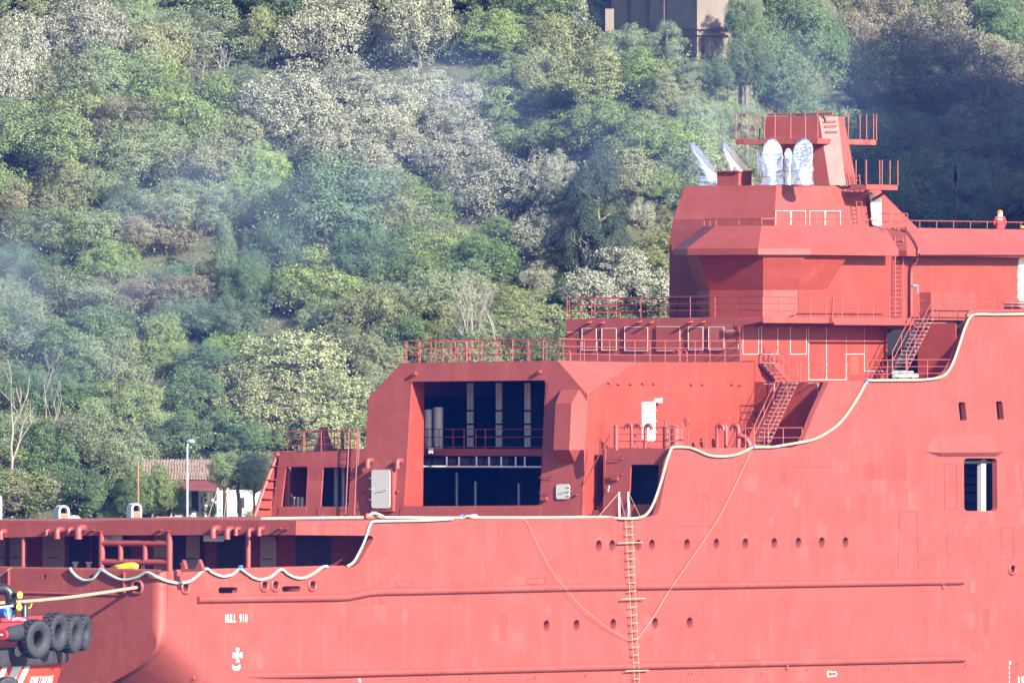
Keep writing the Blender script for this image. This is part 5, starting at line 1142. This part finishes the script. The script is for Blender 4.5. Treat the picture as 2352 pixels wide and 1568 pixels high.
def branch(mb, p, d, L, r, depth, rn, spread=.6, up_=.15, n=6):
    pts = [V(p)]; dd = V(d).normalized()
    for k in range(4):
        dd = (dd + V((rn.uniform(-1, 1), rn.uniform(-1, 1), rn.uniform(-.6, 1))) * .16 + V((0, 0, up_ * .3))).normalized(); pts.append(pts[-1] + dd * L / 4)
    mb.tube(pts, [r, r * .9, r * .78, r * .68, r * .58], n, False)
    if depth:
        for _ in range(rn.choice((2, 3, 3))):
            k = rn.choice((2, 3, 4)); v = V((rn.uniform(-1, 1), rn.uniform(-1, 1), rn.uniform(-.3, .9))).normalized()
            branch(mb, pts[k], (dd + v * spread * 1.6).normalized(), L * rn.uniform(.55, .8), r * .55, depth - 1, rn, spread, up_, 5)
def trunk_mesh(seed, kind):
    """tapered trunk with limbs; foot at z=-1.25, crown centre at 0"""
    rn = random.Random(seed); mb = MB(); top = .1
    mb.tube([(0, 0, -1.35), (rn.uniform(-.03, .03), 0, -1.0), (rn.uniform(-.06, .06), rn.uniform(-.06, .06), -.6), (rn.uniform(-.1, .1), rn.uniform(-.1, .1), -.2), (rn.uniform(-.1, .1), 0, .35)], [.10, .075, .065, .05, .025], 8, False)
    for _ in range(6):
        a = rn.uniform(0, 6.28); z = rn.uniform(-.7, .1); branch(mb, (0, 0, z), (math.cos(a), math.sin(a), rn.uniform(.3, 1.0)), rn.uniform(.5, .75), .035, 1, rn)
    me = bpy.data.meshes.new('trunk'); me.from_pydata([tuple(v) for v in mb.v], [], mb.f); me.materials.append(PALE if kind in 'LX' else BARK); me.polygons.foreach_set('use_smooth', [True] * len(me.polygons)); return me
CR = {}; TK = {}
for i, k in enumerate('LGDTBOYNRCPKX'):
    CR[k] = [crown_mesh(k, 100 + i * 10 + j) for j in range(4 if k == 'L' else (3 if k in 'GDOB' else 2))]; TK[k] = [trunk_mesh(500 + i * 10 + j, k) for j in range(2)]
SPN = {'L': 'linden_tree', 'G': 'broadleaf_tree', 'D': 'broadleaf_tree', 'T': 'acacia_tree', 'B': 'broadleaf_tree', 'O': 'broadleaf_tree', 'Y': 'bush', 'N': 'broadleaf_tree', 'R': 'broadleaf_tree', 'C': 'cypress_tree', 'P': 'pine_tree', 'K': 'cypress_tree', 'X': 'catalpa_tree'}
SPL = {'L': 'silver-leaved linden with pale crown', 'G': 'mid green leafy tree', 'D': 'deep green leafy tree', 'T': 'teal green feathery tree', 'B': 'grey green leafy tree', 'O': 'olive green leafy tree', 'Y': 'yellow green bush', 'N': 'fresh green leafy tree', 'R': 'rust tinged tree', 'C': 'dark cypress', 'P': 'layered pine', 'K': 'green conical cypress', 'X': 'pale yellowish large-leaved tree'}
TREES = []
def tree(x, y, rx, ry, k, Yfix=None):
    """crown centre seen at pixel (x, y), half sizes in pixels; stands where the slope carries it"""
    lo, hi = 131., 420.
    for _ in range(40):
        Y = (lo + hi) / 2; t = Y - CAM.y; p = W(x, y, Y); h = ry * t / FPX
        if ground(p.x, Y) + (.80 if k in 'CKP' else .62) * h > p.z: hi = Y
        else: lo = Y
    Y = Yfix or Y; t = Y - CAM.y; p = W(x, y, Y); rX = rx * t / FPX; rZ = ry * t / FPX
    gz = ground(p.x, Y); e = empty(SPN[k], (p.x, Y, gz)); cz = p.z - gz
    c = bpy.data.objects.new('crown', rnd.choice(CR[k])); link(c, e); c.location = (0, 0, cz); c.scale = (rX, rX * rnd.uniform(.85, 1.05), rZ); c.rotation_euler = (rnd.uniform(-.12, .12), rnd.uniform(-.12, .12), rnd.uniform(0, 6.28))
    tm = bpy.data.objects.new('trunk', rnd.choice(TK[k])); link(tm, e); sz = max(cz / 1.3, rZ * .6); sz = min(sz, rZ * 1.25)
    if cz > sz * 1.3: MB().tube([(0, 0, 0), (.03, 0, cz - sz)], [.14, .11], 8).build('stem', BARK, e)
    tm.location = (0, 0, cz); tm.scale = (min(rX, sz * 1.1) * .9, min(rX, sz * 1.1) * .9, sz); tm.rotation_euler = (0, 0, rnd.uniform(0, 6.28))
    TREES.append((e, x, y, k, rx, ry)); return e
BIG = [  # x, y, half width, half height, kind  (read off the photograph)
 (35, 165, 82, 118, 'L'), (190, 85, 118, 98, 'L'), (760, 75, 118, 112, 'L'), (965, 70, 95, 125, 'L'), (690, 255, 125, 105, 'L'), (790, 350, 105, 90, 'L'), (960, 225, 80, 70, 'L'), (1075, 270, 75, 70, 'L'), (1040, 345, 95, 70, 'L'), (1110, 430, 110, 95, 'L'), (1240, 440, 70, 90, 'L'), (1290, 410, 45, 60, 'L'), (1425, 665, 112, 82, 'L'), (880, 430, 70, 55, 'L'), (1240, 545, 70, 62, 'L'), (1345, 45, 62, 70, 'L'), (1240, 640, 42, 42, 'L'), (1470, 490, 34, 40, 'L'),
 (135, 330, 155, 110, 'N'), (60, 480, 90, 60, 'R'), (420, 250, 110, 100, 'G'), (330, 120, 95, 90, 'O'), (470, 90, 120, 90, 'B'), (610, 90, 70, 90, 'O'), (560, 210, 75, 70, 'B'), (470, 380, 100, 80, 'O'), (590, 390, 80, 70, 'G'),
 (745, 490, 175, 150, 'T'), (640, 590, 95, 80, 'T'), (850, 600, 95, 90, 'T'), (520, 605, 52, 92, 'K'), (420, 480, 90, 80, 'B'), (300, 500, 80, 70, 'D'), (250, 440, 70, 60, 'B'),
 (1375, 470, 72, 118, 'C'), (1345, 580, 68, 95, 'C'), (1410, 590, 60, 80, 'C'), (1530, 118, 60, 66, 'P', 181), (1576, 170, 50, 58, 'P', 180), (1635, 178, 56, 50, 'D', 181), (1715, 150, 62, 70, 'D', 184), (1700, 55, 45, 70, 'D', 184.5), (1440, 120, 70, 60, 'B', 183), (1640, 250, 50, 45, 'G', 180), (1665, 215, 78, 62, 'P'), (1690, 280, 62, 70, 'P'), (1600, 290, 65, 62, 'B'),
 (350, 690, 95, 60, 'R'), (440, 670, 80, 50, 'R'), (270, 690, 70, 50, 'R'), (400, 640, 70, 45, 'T'), (150, 690, 120, 70, 'B'), (60, 620, 90, 70, 'T'), (360, 800, 60, 80, 'N'), (60, 760, 90, 80, 'B'), (170, 800, 110, 90, 'D'), (260, 850, 90, 90, 'B'), (480, 850, 85, 60, 'T'), (440, 920, 80, 80, 'D'),
 (680, 840, 130, 95, 'X'), (620, 940, 100, 90, 'X'), (790, 930, 90, 90, 'X'), (560, 880, 80, 70, 'X'), (720, 980, 85, 80, 'X'), (840, 800, 80, 60, 'O'), (760, 740, 75, 60, 'B'), (930, 700, 90, 70, 'B'), (1010, 745, 62, 48, 'Y'), (985, 780, 50, 34, 'Y'), (1180, 720, 80, 60, 'N'), (1200, 770, 90, 50, 'X'), (1100, 610, 90, 70, 'D'), (1000, 560, 85, 75, 'G'), (1150, 560, 70, 60, 'D'), (960, 620, 70, 60, 'G'),
 (30, 1010, 80, 80, 'B'), (110, 1060, 85, 85, 'D'), (200, 1000, 90, 90, 'B'), (330, 960, 80, 80, 'N'), (280, 1070, 80, 90, 'B'), (60, 1140, 80, 60, 'R'), (180, 1130, 75, 60, 'D'), (230, 1160, 50, 45, 'D'), (60, 905, 90, 80, 'T'), (420, 1010, 75, 60, 'D'), (500, 990, 70, 60, 'D'), (560, 1020, 70, 60, 'D'), (640, 1010, 26, 40, 'N'), (550, 1086, 72, 50, 'B', 139), (515, 1078, 46, 38, 'G', 138.5), (584, 1108, 40, 38, 'B', 138.2), (350, 1132, 58, 74, 'G', 141), (300, 1150, 40, 45, 'D', 140), (400, 1140, 34, 44, 'G', 142),
 (1755, 195, 70, 60, 'D'), (1810, 180, 60, 70, 'G'), (1770, 120, 60, 60, 'D'), (2260, 485, 38, 42, 'L'), (2212, 500, 22, 30, 'L'), (1870, 230, 80, 40, 'P'), (2170, 120, 130, 110, 'R'), (2000, 60, 90, 90, 'R'), (1950, 170, 110, 100, 'B'), (2090, 200, 110, 90, 'O'), (2260, 230, 120, 110, 'R'), (2310, 70, 80, 100, 'D'), (2120, 40, 70, 60, 'N'), (1800, 60, 100, 90, 'D'), (1750, 170, 90, 100, 'D'), (1880, 110, 80, 90, 'D'), (2340, 330, 80, 90, 'B'), (2210, 330, 90, 80, 'O'), (2090, 320, 90, 80, 'G'), (2230, 430, 90, 70, 'B'), (2120, 430, 100, 80, 'G'), (1990, 330, 90, 90, 'B'), (2030, 470, 80, 80, 'G'), (1830, 300, 90, 80, 'D'), (2330, 450, 70, 70, 'G'), (1760, 330, 70, 80, 'D'), (1975, 400, 50, 40, 'T'),
 (760, 1060, 90, 70, 'X'), (690, 1080, 60, 50, 'D'), (880, 840, 60, 50, 'O'), (1000, 815, 70, 40, 'X'), (1280, 740, 70, 50, 'X'), (1330, 690, 60, 50, 'D'), (1500, 600, 60, 60, 'O'), (1520, 700, 40, 50, 'G'),
]
for b in BIG: tree(b[0], b[1], b[2] * 1.1, b[3] * 1.1, *b[4:])
def kind_at(x, y):
    if x < 620 and y < 430: return rnd.choice('OOGBRBD')
    if x < 620 and y < 780: return rnd.choice('BDTGROB')
    if x < 620: return rnd.choice('DBDBG')
    if x < 1050 and y < 450: return rnd.choice('LDDGO')
    if x < 1050: return rnd.choice('DGBXO')
    if x < 1620 and y < 420: return rnd.choice('OONNGOBG')
    if x < 1620: return rnd.choice('DGOOB')
    if y < 240: return rnd.choice('ORBDO')
    return rnd.choice('DGBG')
def hidden(x, y): return (x > 1575 and y > 520) or (x > 1330 and y > 740) or (x > 960 and y > 840) or (x > 860 and y > 950) or y > 1175 or (335 < x < 640 and y > 1030)
taken = [(b[0], b[1], min(b[2], b[3]) * (1.5 if b[4] in 'LCKPTX' else 1.15)) for b in BIG]
yy = -20.
while yy < 1190:
    xx = -20. + rnd.uniform(0, 50)
    while xx < 2390:
        x = xx + rnd.uniform(-26, 26); y = yy + rnd.uniform(-26, 26); r_ = rnd.uniform(66, 108)
        gully = 1400 < x < 1700 and y < 150 and not (x < 1480 and y > 90 + (x - 1390) * .9)
        if not hidden(x, y) and not gully and all((x - a) ** 2 + (y - b) ** 2 > (.54 * c + .29 * r_) ** 2 for a, b, c in taken):
            tree(x, y, r_ * rnd.uniform(.95, 1.25), r_ * rnd.uniform(.75, 1.05), kind_at(x, y)); taken.append((x, y, r_))
        xx += 52
    yy += 46
# labels: species, band of the slope, order from the left
BANDS = ((150, 'at the photo\'s top edge'), (400, 'on upper slope'), (700, 'on middle slope'), (950, 'on lower slope'), (9999, 'low behind the stern'))
ORD = ['first', 'second', 'third', 'fourth', 'fifth', 'sixth', 'seventh', 'eighth', 'ninth', 'tenth', 'eleventh', 'twelfth', 'thirteenth', 'fourteenth', 'fifteenth', 'sixteenth', 'seventeenth', 'eighteenth', 'nineteenth', 'twentieth', 'twenty-first', 'twenty-second', 'twenty-third', 'twenty-fourth', 'twenty-fifth', 'twenty-sixth', 'twenty-seventh', 'twenty-eighth', 'twenty-ninth', 'thirtieth']
grp = {}
for t in TREES: grp.setdefault((t[3], next(b for lim, b in BANDS if t[2] < lim)), []).append(t)
for (k, band_), l in grp.items():
    l.sort(key=lambda t: t[1])
    for i, t in enumerate(l):
        nm = SPL[k] + ' ' + band_
        if len(l) > 1: nm += ', ' + (ORD[i] if i < len(ORD) else 'number %d' % (i + 1)) + ' such from left'
        tag(t[0], nm, 'bush' if k == 'Y' else 'tree', 'trees on the hillside')
# low undergrowth over the open ground
g = np.random.default_rng(5); n = 270000; X = g.uniform(-42, 46, n); Y = g.uniform(140, 262, n)
keep = ~((X > 6) & (X < 15) & (Y > 205) & (Y < 217)); X = X[keep]; Y = Y[keep]; n = len(X)
Z = np.array([ground(a, b) for a, b in zip(X, Y)]); hm = 2.2 + .9 * np.sin(X * .9 + Y * .3) * np.sin(Y * 1.1 - X * .25) + .6 * np.sin(X * 2.3) * np.sin(Y * 2.7); hgt = np.maximum(.1, hm) * g.uniform(0, 1, n) ** .5
pos = np.stack([X, Y, Z + hgt], 1); me = mesh_np('undergrowth', leaves(g, pos, np.tile([0, -.4, .7], (n, 1)), .072, .5), LM['U']); tag(link(bpy.data.objects.new('undergrowth', me)), 'low scrub covering the ground between the trees', 'scrub', kind='stuff')
n = 26000; cx = g.uniform(40, 62, 260); cy = g.uniform(152, 200, 260); q = g.integers(0, 260, n); X = cx[q] + g.normal(0, 1.1, n); Y = cy[q] + g.normal(0, 1.1, n)  # unseen taller scrub, added to make the spur's shadow edge leafy
pos = np.stack([X, Y, np.array([ground(a, b_) for a, b_ in zip(X, Y)]) + (1.5 + 4.5 * ((q * 37) % 100) / 100) * g.uniform(.2, 1, n)], 1); me = mesh_np('undergrowth', leaves(g, pos, np.tile([0, -.4, .7], (n, 1)), .34, .6), LM['U']); tag(link(bpy.data.objects.new('undergrowth', me)), 'unseen scrub added on the off-frame spur to break up its shadow', 'scrub', kind='stuff')
# bare and dead trees
def bare(x, yb, yt, spread, seed, label, m=PALE, nst=3, lean=(0, 0, 1), r=.09, depth=3, Yoff=0, name='bare_tree'):
    lo, hi = 131., 420.
    for _ in range(40):
        Y = (lo + hi) / 2; p = W(x, yb, Y)
        if ground(p.x, Y) + .3 > p.z: hi = Y
        else: lo = Y
    Y -= Yoff; p = W(x, yb, Y); H = (yb - yt) * (Y - CAM.y) / FPX; rn = random.Random(seed); e = empty(name, p)
    for k in range(nst):
        mb = MB(); a = rn.uniform(0, 6.28); branch(mb, (rn.uniform(-.2, .2), rn.uniform(-.2, .2), -1.5 if k == 0 else -.3), (math.cos(a) * spread * .5 + lean[0], math.sin(a) * spread * .3 + lean[1], lean[2] * 1.6), H * .55, r, depth, rn, spread, .25); o = mb.build('limb' if k else 'trunk', m, e)
    return tag(e, label, 'tree')
bare(515, 172, 100, .8, 3, 'leafless grey bush on the upper slope right of the left lindens', nst=4, r=.05, Yoff=2.0)
bare(470, 168, 115, .8, 9, 'small leafless grey shrub beside a larger bare bush on the upper slope', nst=2, r=.045, Yoff=2.0)
bare(1085, 785, 640, .55, 5, 'dead leafless tree with pale branches behind the hangar railing', nst=3, r=.06, Yoff=4, depth=4)
bare(25, 1105, 850, .4, 11, 'pale leaning trunk with bare upper limbs at the left edge', nst=1, lean=(.3, 0, 1), r=.13, Yoff=3, depth=3)
bare(105, 960, 800, .4, 14, 'dead pale branch tips rising above the lower left canopy', nst=2, lean=(.1, 0, 1), r=.045, Yoff=2.5)
bare(2290, 455, 330, .6, 21, 'thin leafless tree in the shaded gully at right', m=BARK, nst=2, r=.06, Yoff=3)
bare(2000, 250, -10, .3, 23, 'tall bare dark trunk standing on the upper right slope', m=BARK, nst=1, r=.1, Yoff=3, depth=2)
bare(575, 360, 330, .6, 33, 'small leafless twiggy shrub on the slope left of the largest linden', nst=2, r=.04, Yoff=3)
bare(705, 980, 880, .5, 37, 'pale twisting trunks inside the yellowish large-leaved tree', nst=3, r=.04, Yoff=1.5)
bare(1140, 770, 660, .5, 41, 'slim dead pale tree right of the yellow green bush', nst=2, r=.05, Yoff=4, depth=4)

# ================================================================== buildings on the shore
PLAS = mat('whitewashed plaster', (.56, .55, .53), .85, var=.08, scale=1.2, bump=.1); TILE = mat('weathered roof tile', (.20, .145, .115), .9, var=.4, scale=3, bump=.3); PRED = mat('red sheet roof', (.13, .035, .032), .6, var=.15, scale=2); WOOD = mat('dark timber', (.07, .05, .04), .8, var=.2); BRK = mat('orange brick', (.50, .19, .11), .9, var=.15, scale=8); RTILE = mat('orange roof tile', (.45, .17, .10), .85, var=.25, scale=4)
YH = 147.; hx = lambda x, Y=YH: W(x, 1100, Y).x; hz = lambda y, Y=YH: W(1000, y, Y).z
hs_ = empty('house', (hx(480), YH + 3, 4.6)); tag(hs_, 'white cottage with brown tiled roof and red porch roof behind the stern', 'house')
def hp_(o): return gpar(o, hs_)
ze = hz(1126); hp_(MB().box((hx(392), YH, 4.4), (hx(602), YH + 6.5, ze)).build('wall', PLAS))
zrg = W(1000, 1056, YH + 3.4).z; zev = W(1000, 1101, YH - .2).z
hp_(MB().prism([(hx(330), YH - .3, zev), (hx(330), YH + 3.4, zrg), (hx(330), YH + 7, zev)], [(hx(492), YH - .3, zev), (hx(492), YH + 3.4, zrg), (hx(492), YH + 7, zev)]).build('roof', TILE))
nc = 13
for k in range(nc):
    t = k / nc; a = V((0, YH - .34 + 3.7 * t, zev + (zrg - zev) * t + .02)); b = V((0, YH - .34 + 3.7 * (t + 1.15 / nc), zev + (zrg - zev) * (t + 1.15 / nc) + .05)); mb = MB(); x = hx(330); nstep = 0
    while x < hx(491):
        dz = rnd.uniform(-.015, .02); mb.tube([V((x, a.y, a.z + .03 + dz)), V((x + rnd.uniform(-.015, .015), b.y, b.z - .05 + dz))], [.07, .05], 6, True); x += rnd.uniform(.15, .175)
    hp_(mb.build('tile_course', TILE))
hp_(MB().prism([(hx(378), YH - 1.9, hz(1125, YH - 1.9)), (hx(530), YH - 1.9, hz(1126, YH - 1.9)), (hx(522), YH - .1, zev - .05), (hx(382), YH - .1, zev - .05)], [(v[0], v[1], v[2] + .06) for v in ((hx(378), YH - 1.9, hz(1125, YH - 1.9)), (hx(530), YH - 1.9, hz(1126, YH - 1.9)), (hx(522), YH - .1, zev - .05), (hx(382), YH - .1, zev - .05))]).build('porch_roof', PRED))
for x in (384, 432, 480, 526): hp_(MB().box((hx(x) - .06, YH - 1.75, 4.5), (hx(x) + .06, YH - 1.63, hz(1127, YH - 1.7))).build('porch_post', WOOD))
for x0, x1, y0, y1, nm in ((415, 423, 1133, 1150, 'window'), (440, 456, 1128, 1175, 'door'), (492, 504, 1132, 1160, 'window'), (546, 562, 1142, 1166, 'window'), (468, 474, 1133, 1139, 'wall_plaque'), (470, 476, 1146, 1152, 'wall_plaque'), (462, 464, 1138, 1156, 'wall_plaque')):
    o = hp_(MB().box((hx(x0), YH - .05, hz(y1)), (hx(x1), YH + .02, hz(y0))).build(nm, DARK if nm != 'wall_plaque' else WOOD))
    if nm == 'window':
        for k in range(4): xx_ = hx(x0) + (hx(x1) - hx(x0)) * (k + .5) / 4; hp_(MB().tube([(xx_, YH - .09, hz(y1)), (xx_, YH - .09, hz(y0))], .012, 4).build('window_bar', WOOD))
hp_(MB().box((hx(470), YH - .6, 4.5), (hx(500), YH - .3, hz(1150))).build('wall_panel', PLAS))
def plant(x, y, Y, r, k, label, cat='bush', n=900, cols=None):
    c = bpy.data.objects.new('crown', CR[k][0]); e = empty('shrub', (W(x, y, Y).x, Y, 4.6)); link(c, e); c.location = (0, 0, W(x, y, Y).z - 4.6); rm = r / 40; c.scale = (rm, rm, rm); s_ = MB().tube([(0, 0, 0), (0, 0, c.location.z)], .06, 6).build('stem', BARK, e); return tag(e, label, cat)
plant(485, 1172, YH - 4, 22, 'N', 'leafy shrub growing in front of the cottage porch'); plant(430, 1176, YH - 4, 16, 'N', 'small shrub beside the lamp post by the cottage'); plant(398, 1165, YH - 4, 30, 'G', 'dense green shrub left of the cottage porch'); plant(250, 1190, YH - 6, 26, 'N', 'bright low shrub between the two arched chimneys'); plant(574, 1182, YH - 4, 16, 'N', 'little shrub at the right corner of the cottage')
# arched chimneys
def chimney(x0, xm, x1, yt, Y, label):
    c = empty('chimney', ((W((x0 + x1) / 2, 1200, Y)).x, Y, 4.6)); tag(c, label, 'chimney', 'white arched chimneys behind the stern')
    def cp(o): return gpar(o, c)
    a = W(xm, 1196, Y).x; b = W(x1, 1196, Y).x; zt = W(0, yt, Y).z; zb = 5.0; r_ = (b - a) / 2; n = 12
    d_ = V((-(xm - x0) / 40 * 1.0, 1.1, 0))
    oa = [V((a, Y, zb))] + [V(((a + b) / 2 - r_ * math.cos(math.pi * k / n), Y, zt - r_ + r_ * math.sin(math.pi * k / n))) for k in range(n + 1)] + [V((b, Y, zb))]
    ri = r_ * .66; ia = [V(((a + b) / 2 - ri, Y, zb + .5))] + [V(((a + b) / 2 - ri * math.cos(math.pi * k / n), Y, zt - r_ + ri * math.sin(math.pi * k / n))) for k in range(n + 1)] + [V(((a + b) / 2 + ri, Y, zb + .5))]
    cp(MB().plate(oa, [ia], d_).build('arched_shell', PLAS))
    cp(MB().plate([V((p.x, Y + .5, p.z)) for p in ia], [], V((0, .05, 0))).build('flue', DARK))
    zbr = W(0, yt + 17, Y).z; bw = ri * 2 / 2.5; row = 0; z = zbr - .1
    br0 = MB().box((-bw / 2 + .01, -.03, -.06), (bw / 2 - .01, .12, .06)).build('brick', BRK); used = False
    while z > 7.2:
        xs = [-.5, .5, 1.5] if row % 2 else [-1, 0, 1]
        for q in xs:
            xc = (a + b) / 2 + q * bw * .82 - (.5 * bw * .82 if row % 2 else 0)
            if abs(xc - (a + b) / 2) > ri - .04: continue
            if not used: o = br0; used = True
            else: o = br0.copy(); COL.objects.link(o)
            o.parent = c; o.matrix_parent_inverse = Matrix.Translation(-c.location); o.location = (xc, Y + .06 + rnd.uniform(-.01, .01), z)
        z -= .145; row += 1
chimney(122, 135, 160, 1160, 126., 'white arched chimney with brick infill, left one behind the stern deck'); chimney(290, 302, 326, 1155, 126., 'white arched chimney with brick infill, right one beside a rusty pole')
o = tag(MB().ring(W(170, 1194, 127), (0, 0, 1), [(.42, -.4), (.42, 0), (.36, .14), (.22, .24), (0, .28)], 18).build('satellite_dome', PLAS), 'white rounded dome beside the left arched chimney', 'dome')
mb = MB(); rf = empty('tiled_roof', (W(400, 1190, 130).x, 130, 5)); tag(rf, 'orange tiled ridge just above the stern deck right of a chimney', 'roof')
x = W(332, 1190, 130).x
gpar(MB().prism([(x, 129, 6.5), (x + .6, 131, hz(1187, 131)), (x, 133, 6.5)], [(x + 3.6, 129, 6.5), (x + 3.0, 131, hz(1188, 131)), (x + 3.6, 133, 6.5)]).build('roof_slope', RTILE), rf)
for k in range(22): gpar(MB().tube([(x + .6 + k * .11, 131, hz(1187, 131) - .02), (x + .6 + k * .11 + .1, 131, hz(1187, 131) - .02)], .05 + .012 * (k % 2), 6).build('ridge_tile', RTILE), rf)
# lamp post, rusty pole, post at the left edge
lp = empty('lamp_post', (W(430, 1190, 136).x, 136, 4.6)); tag(lp, 'grey steel street lamp standing before the cottage', 'street lamp')
xl = W(430, 1190, 136).x; zt = W(0, 1016, 136).z; GPOST = mat('painted grey post', (.36, .40, .40), .5)
gpar(MB().tube([(xl, 136, 4.6), (xl, 136, zt - .25), (xl + .05, 136, zt), (xl + .3, 135.9, zt + .08)], [.07, .06, .05, .05], 10).build('post', GPOST), lp); gpar(MB().tube([(xl - .02, 136, zt + .02), (xl + .1, 136, zt + .06), (xl + .3, 135.9, zt + .07), (xl + .42, 135.9, zt + .02)], [.05, .13, .14, .05], 10).build('lamp_head', GPOST), lp)
xr_ = W(318, 1190, 134).x; tag(MB().tube([(xr_, 134, 4.6), (xr_ - .02, 134, W(0, 1058, 134).z)], .05, 8).build('rusty_pole', mat('rusty iron', (.30, .13, .07), .9)), 'thin rusty pole rising behind the right arched chimney', 'pole')
xr_ = W(1, 1190, 134).x; tag(MB().tube([(xr_, 134, 4.6), (xr_, 134, W(0, 1138, 134).z)], .09, 8).build('white_pole', WHITE), 'short white pole at the left edge above the stern deck', 'pole')
# building at the top of the slope
CONC = mat('stained concrete render', (.15, .122, .095), .9, var=.22, scale=.7, bump=.1); YB = 186.
bd = empty('retaining_building', (W(1520, 60, YB).x, YB, 30)); tag(bd, 'tall concrete building wall with drainpipes at the top of the gully', 'building')
def bp2(o): return gpar(o, bd)
bx0 = W(1405, 60, YB + 3).x; bxm = W(1601, 60, YB).x; bx1 = W(1672, 60, YB + 2).x; zb_ = W(0, 112, YB).z
fpl = [V((bx0, YB + 6.5, 0)), V((bxm, YB, 0)), V((bx1, YB + 1.2, 0)), V((bx1, YB + 12, 0)), V((bx0, YB + 12, 0))]
bp2(MB().prism([p + V((0, 0, zb_ - 6)) for p in fpl], [p + V((0, 0, zb_ + 9)) for p in fpl]).build('wall', CONC))
zs = W(0, 68, YB).z
fo = [V((bx0, YB + 6.3, 0)), V((bxm, YB - .22, 0)), V((bx1 + .2, YB + 1.0, 0)), V((bx1, YB + 1.4, 0)), V((bxm, YB + .1, 0)), V((bx0, YB + 6.8, 0))]
bp2(MB().prism([p + V((0, 0, zs)) for p in fo], [p + V((0, 0, zs + .16)) for p in fo]).build('string_course', CONC)); bp2(MB().prism([p + V((0, 0, zs - .35)) for p in fo], [p + V((0, 0, zs - .25)) for p in fo]).build('string_course', CONC))
for u in (.42, .62, .2): q = fpl[0].lerp(fpl[1], u); bp2(MB().tube([(q.x, q.y - .12, zb_ - 1), (q.x, q.y - .12, zb_ + 9)], .09, 8).build('drainpipe', WOOD))
q = fpl[1].lerp(fpl[2], .2); bp2(MB().tube([(q.x, q.y - .1, zb_ - 1), (q.x, q.y - .1, zs - .3)], .05, 8).build('drainpipe', WOOD))
bp2(MB().box((W(1390, 40, YB + 4).x, YB + 3, W(0, 70, YB).z), (W(1410, 40, YB + 4).x, YB + 3.2, W(0, 18, YB).z)).build('pale_panel', CONC))
tree(1480, 40, 60, 60, 'D')['label'] = 'dark shaded tree against the concrete building wall at the top'; TREES[-1][0]['category'] = 'tree'

# ================================================================== air
def volume_mat(name, col, dens):
    m = bpy.data.materials.new(name); m.use_nodes = True; t = m.node_tree; t.nodes.remove(t.nodes['Principled BSDF']); v = t.nodes.new('ShaderNodeVolumePrincipled')
    v.inputs['Color'].default_value = col + (1,); v.inputs['Density'].default_value = dens; v.inputs['Anisotropy'].default_value = 0
    t.links.new(v.outputs[0], t.nodes['Material Output'].inputs['Volume']); return m
hz_ = MB().box((-260, -850, -2), (260, 470, 190)).build('haze', volume_mat('blue haze', (.03, .15, 1.0), 4.2e-5)); tag(hz_, 'thin bluish haze over the bay and hillside', 'haze', kind='stuff')

SMOKE = volume_mat('drifting smoke', (.58, .74, 1.0), .0046)
SMOKE2 = volume_mat('thin drifting smoke', (.42, .60, 1.0), .0024)
def smoke(name, puffs, m, label):
    bm = bmesh.new()
    for x, y, Y, rx, ry, rd in puffs:
        c = W(x, y, Y); k = (Y - CAM.y) / FPX; geo = bmesh.ops.create_icosphere(bm, subdivisions=3, radius=1)
        for v in geo['verts']: v.co = V((v.co.x * rx * k, v.co.y * rd, v.co.z * ry * k)) + c
    me = bpy.data.meshes.new(name); bm.to_mesh(me); bm.free(); me.materials.append(m); o = link(bpy.data.objects.new(name, me)); return tag(o, label, 'smoke', kind='stuff')
pf = [(-30, 640, 92, 150, 110, 9), (60, 740, 92, 170, 90, 8), (40, 560, 92, 140, 90, 8), (180, 640, 92, 170, 110, 7), (330, 560, 92, 170, 120, 7), (420, 460, 92, 190, 110, 6), (560, 400, 92, 190, 100, 5), (120, 820, 92, 190, 80, 6), (330, 690, 92, 190, 90, 5), (600, 520, 92, 160, 110, 5), (20, 690, 92, 110, 110, 9)]
for i, p in enumerate(pf): smoke('smoke', [(p[0], p[1], p[2] - i * 2.2 + 20, p[3], p[4], p[5])], SMOKE, 'bluish drifting smoke across the left hillside')
pf2 = [(950, 180, 95, 170, 100, 8), (1120, 260, 95, 150, 90, 8), (1060, 170, 95, 130, 80, 7), (1500, 330, 95, 230, 160, 8), (1800, 230, 95, 260, 170, 9), (1000, 420, 95, 230, 120, 6), (800, 500, 95, 200, 130, 6)]
for i, p in enumerate(pf2): smoke('smoke', [(p[0], p[1], p[2] - i * 2.2 + 16, p[3], p[4], p[5])], SMOKE2, 'thin smoke veil over the upper slope and gully')

pf3 = [(300, 250, 100, 420, 300, 10), (900, 350, 102, 520, 330, 10), (1500, 180, 104, 520, 300, 10), (2150, 200, 106, 420, 330, 10), (500, 800, 98, 480, 300, 9)]
VEIL = volume_mat('faint haze bank', (.30, .50, 1.0), .0018)
for i, p in enumerate(pf3): smoke('smoke', [p], VEIL, 'faint blue haze bank lying against the hillside')
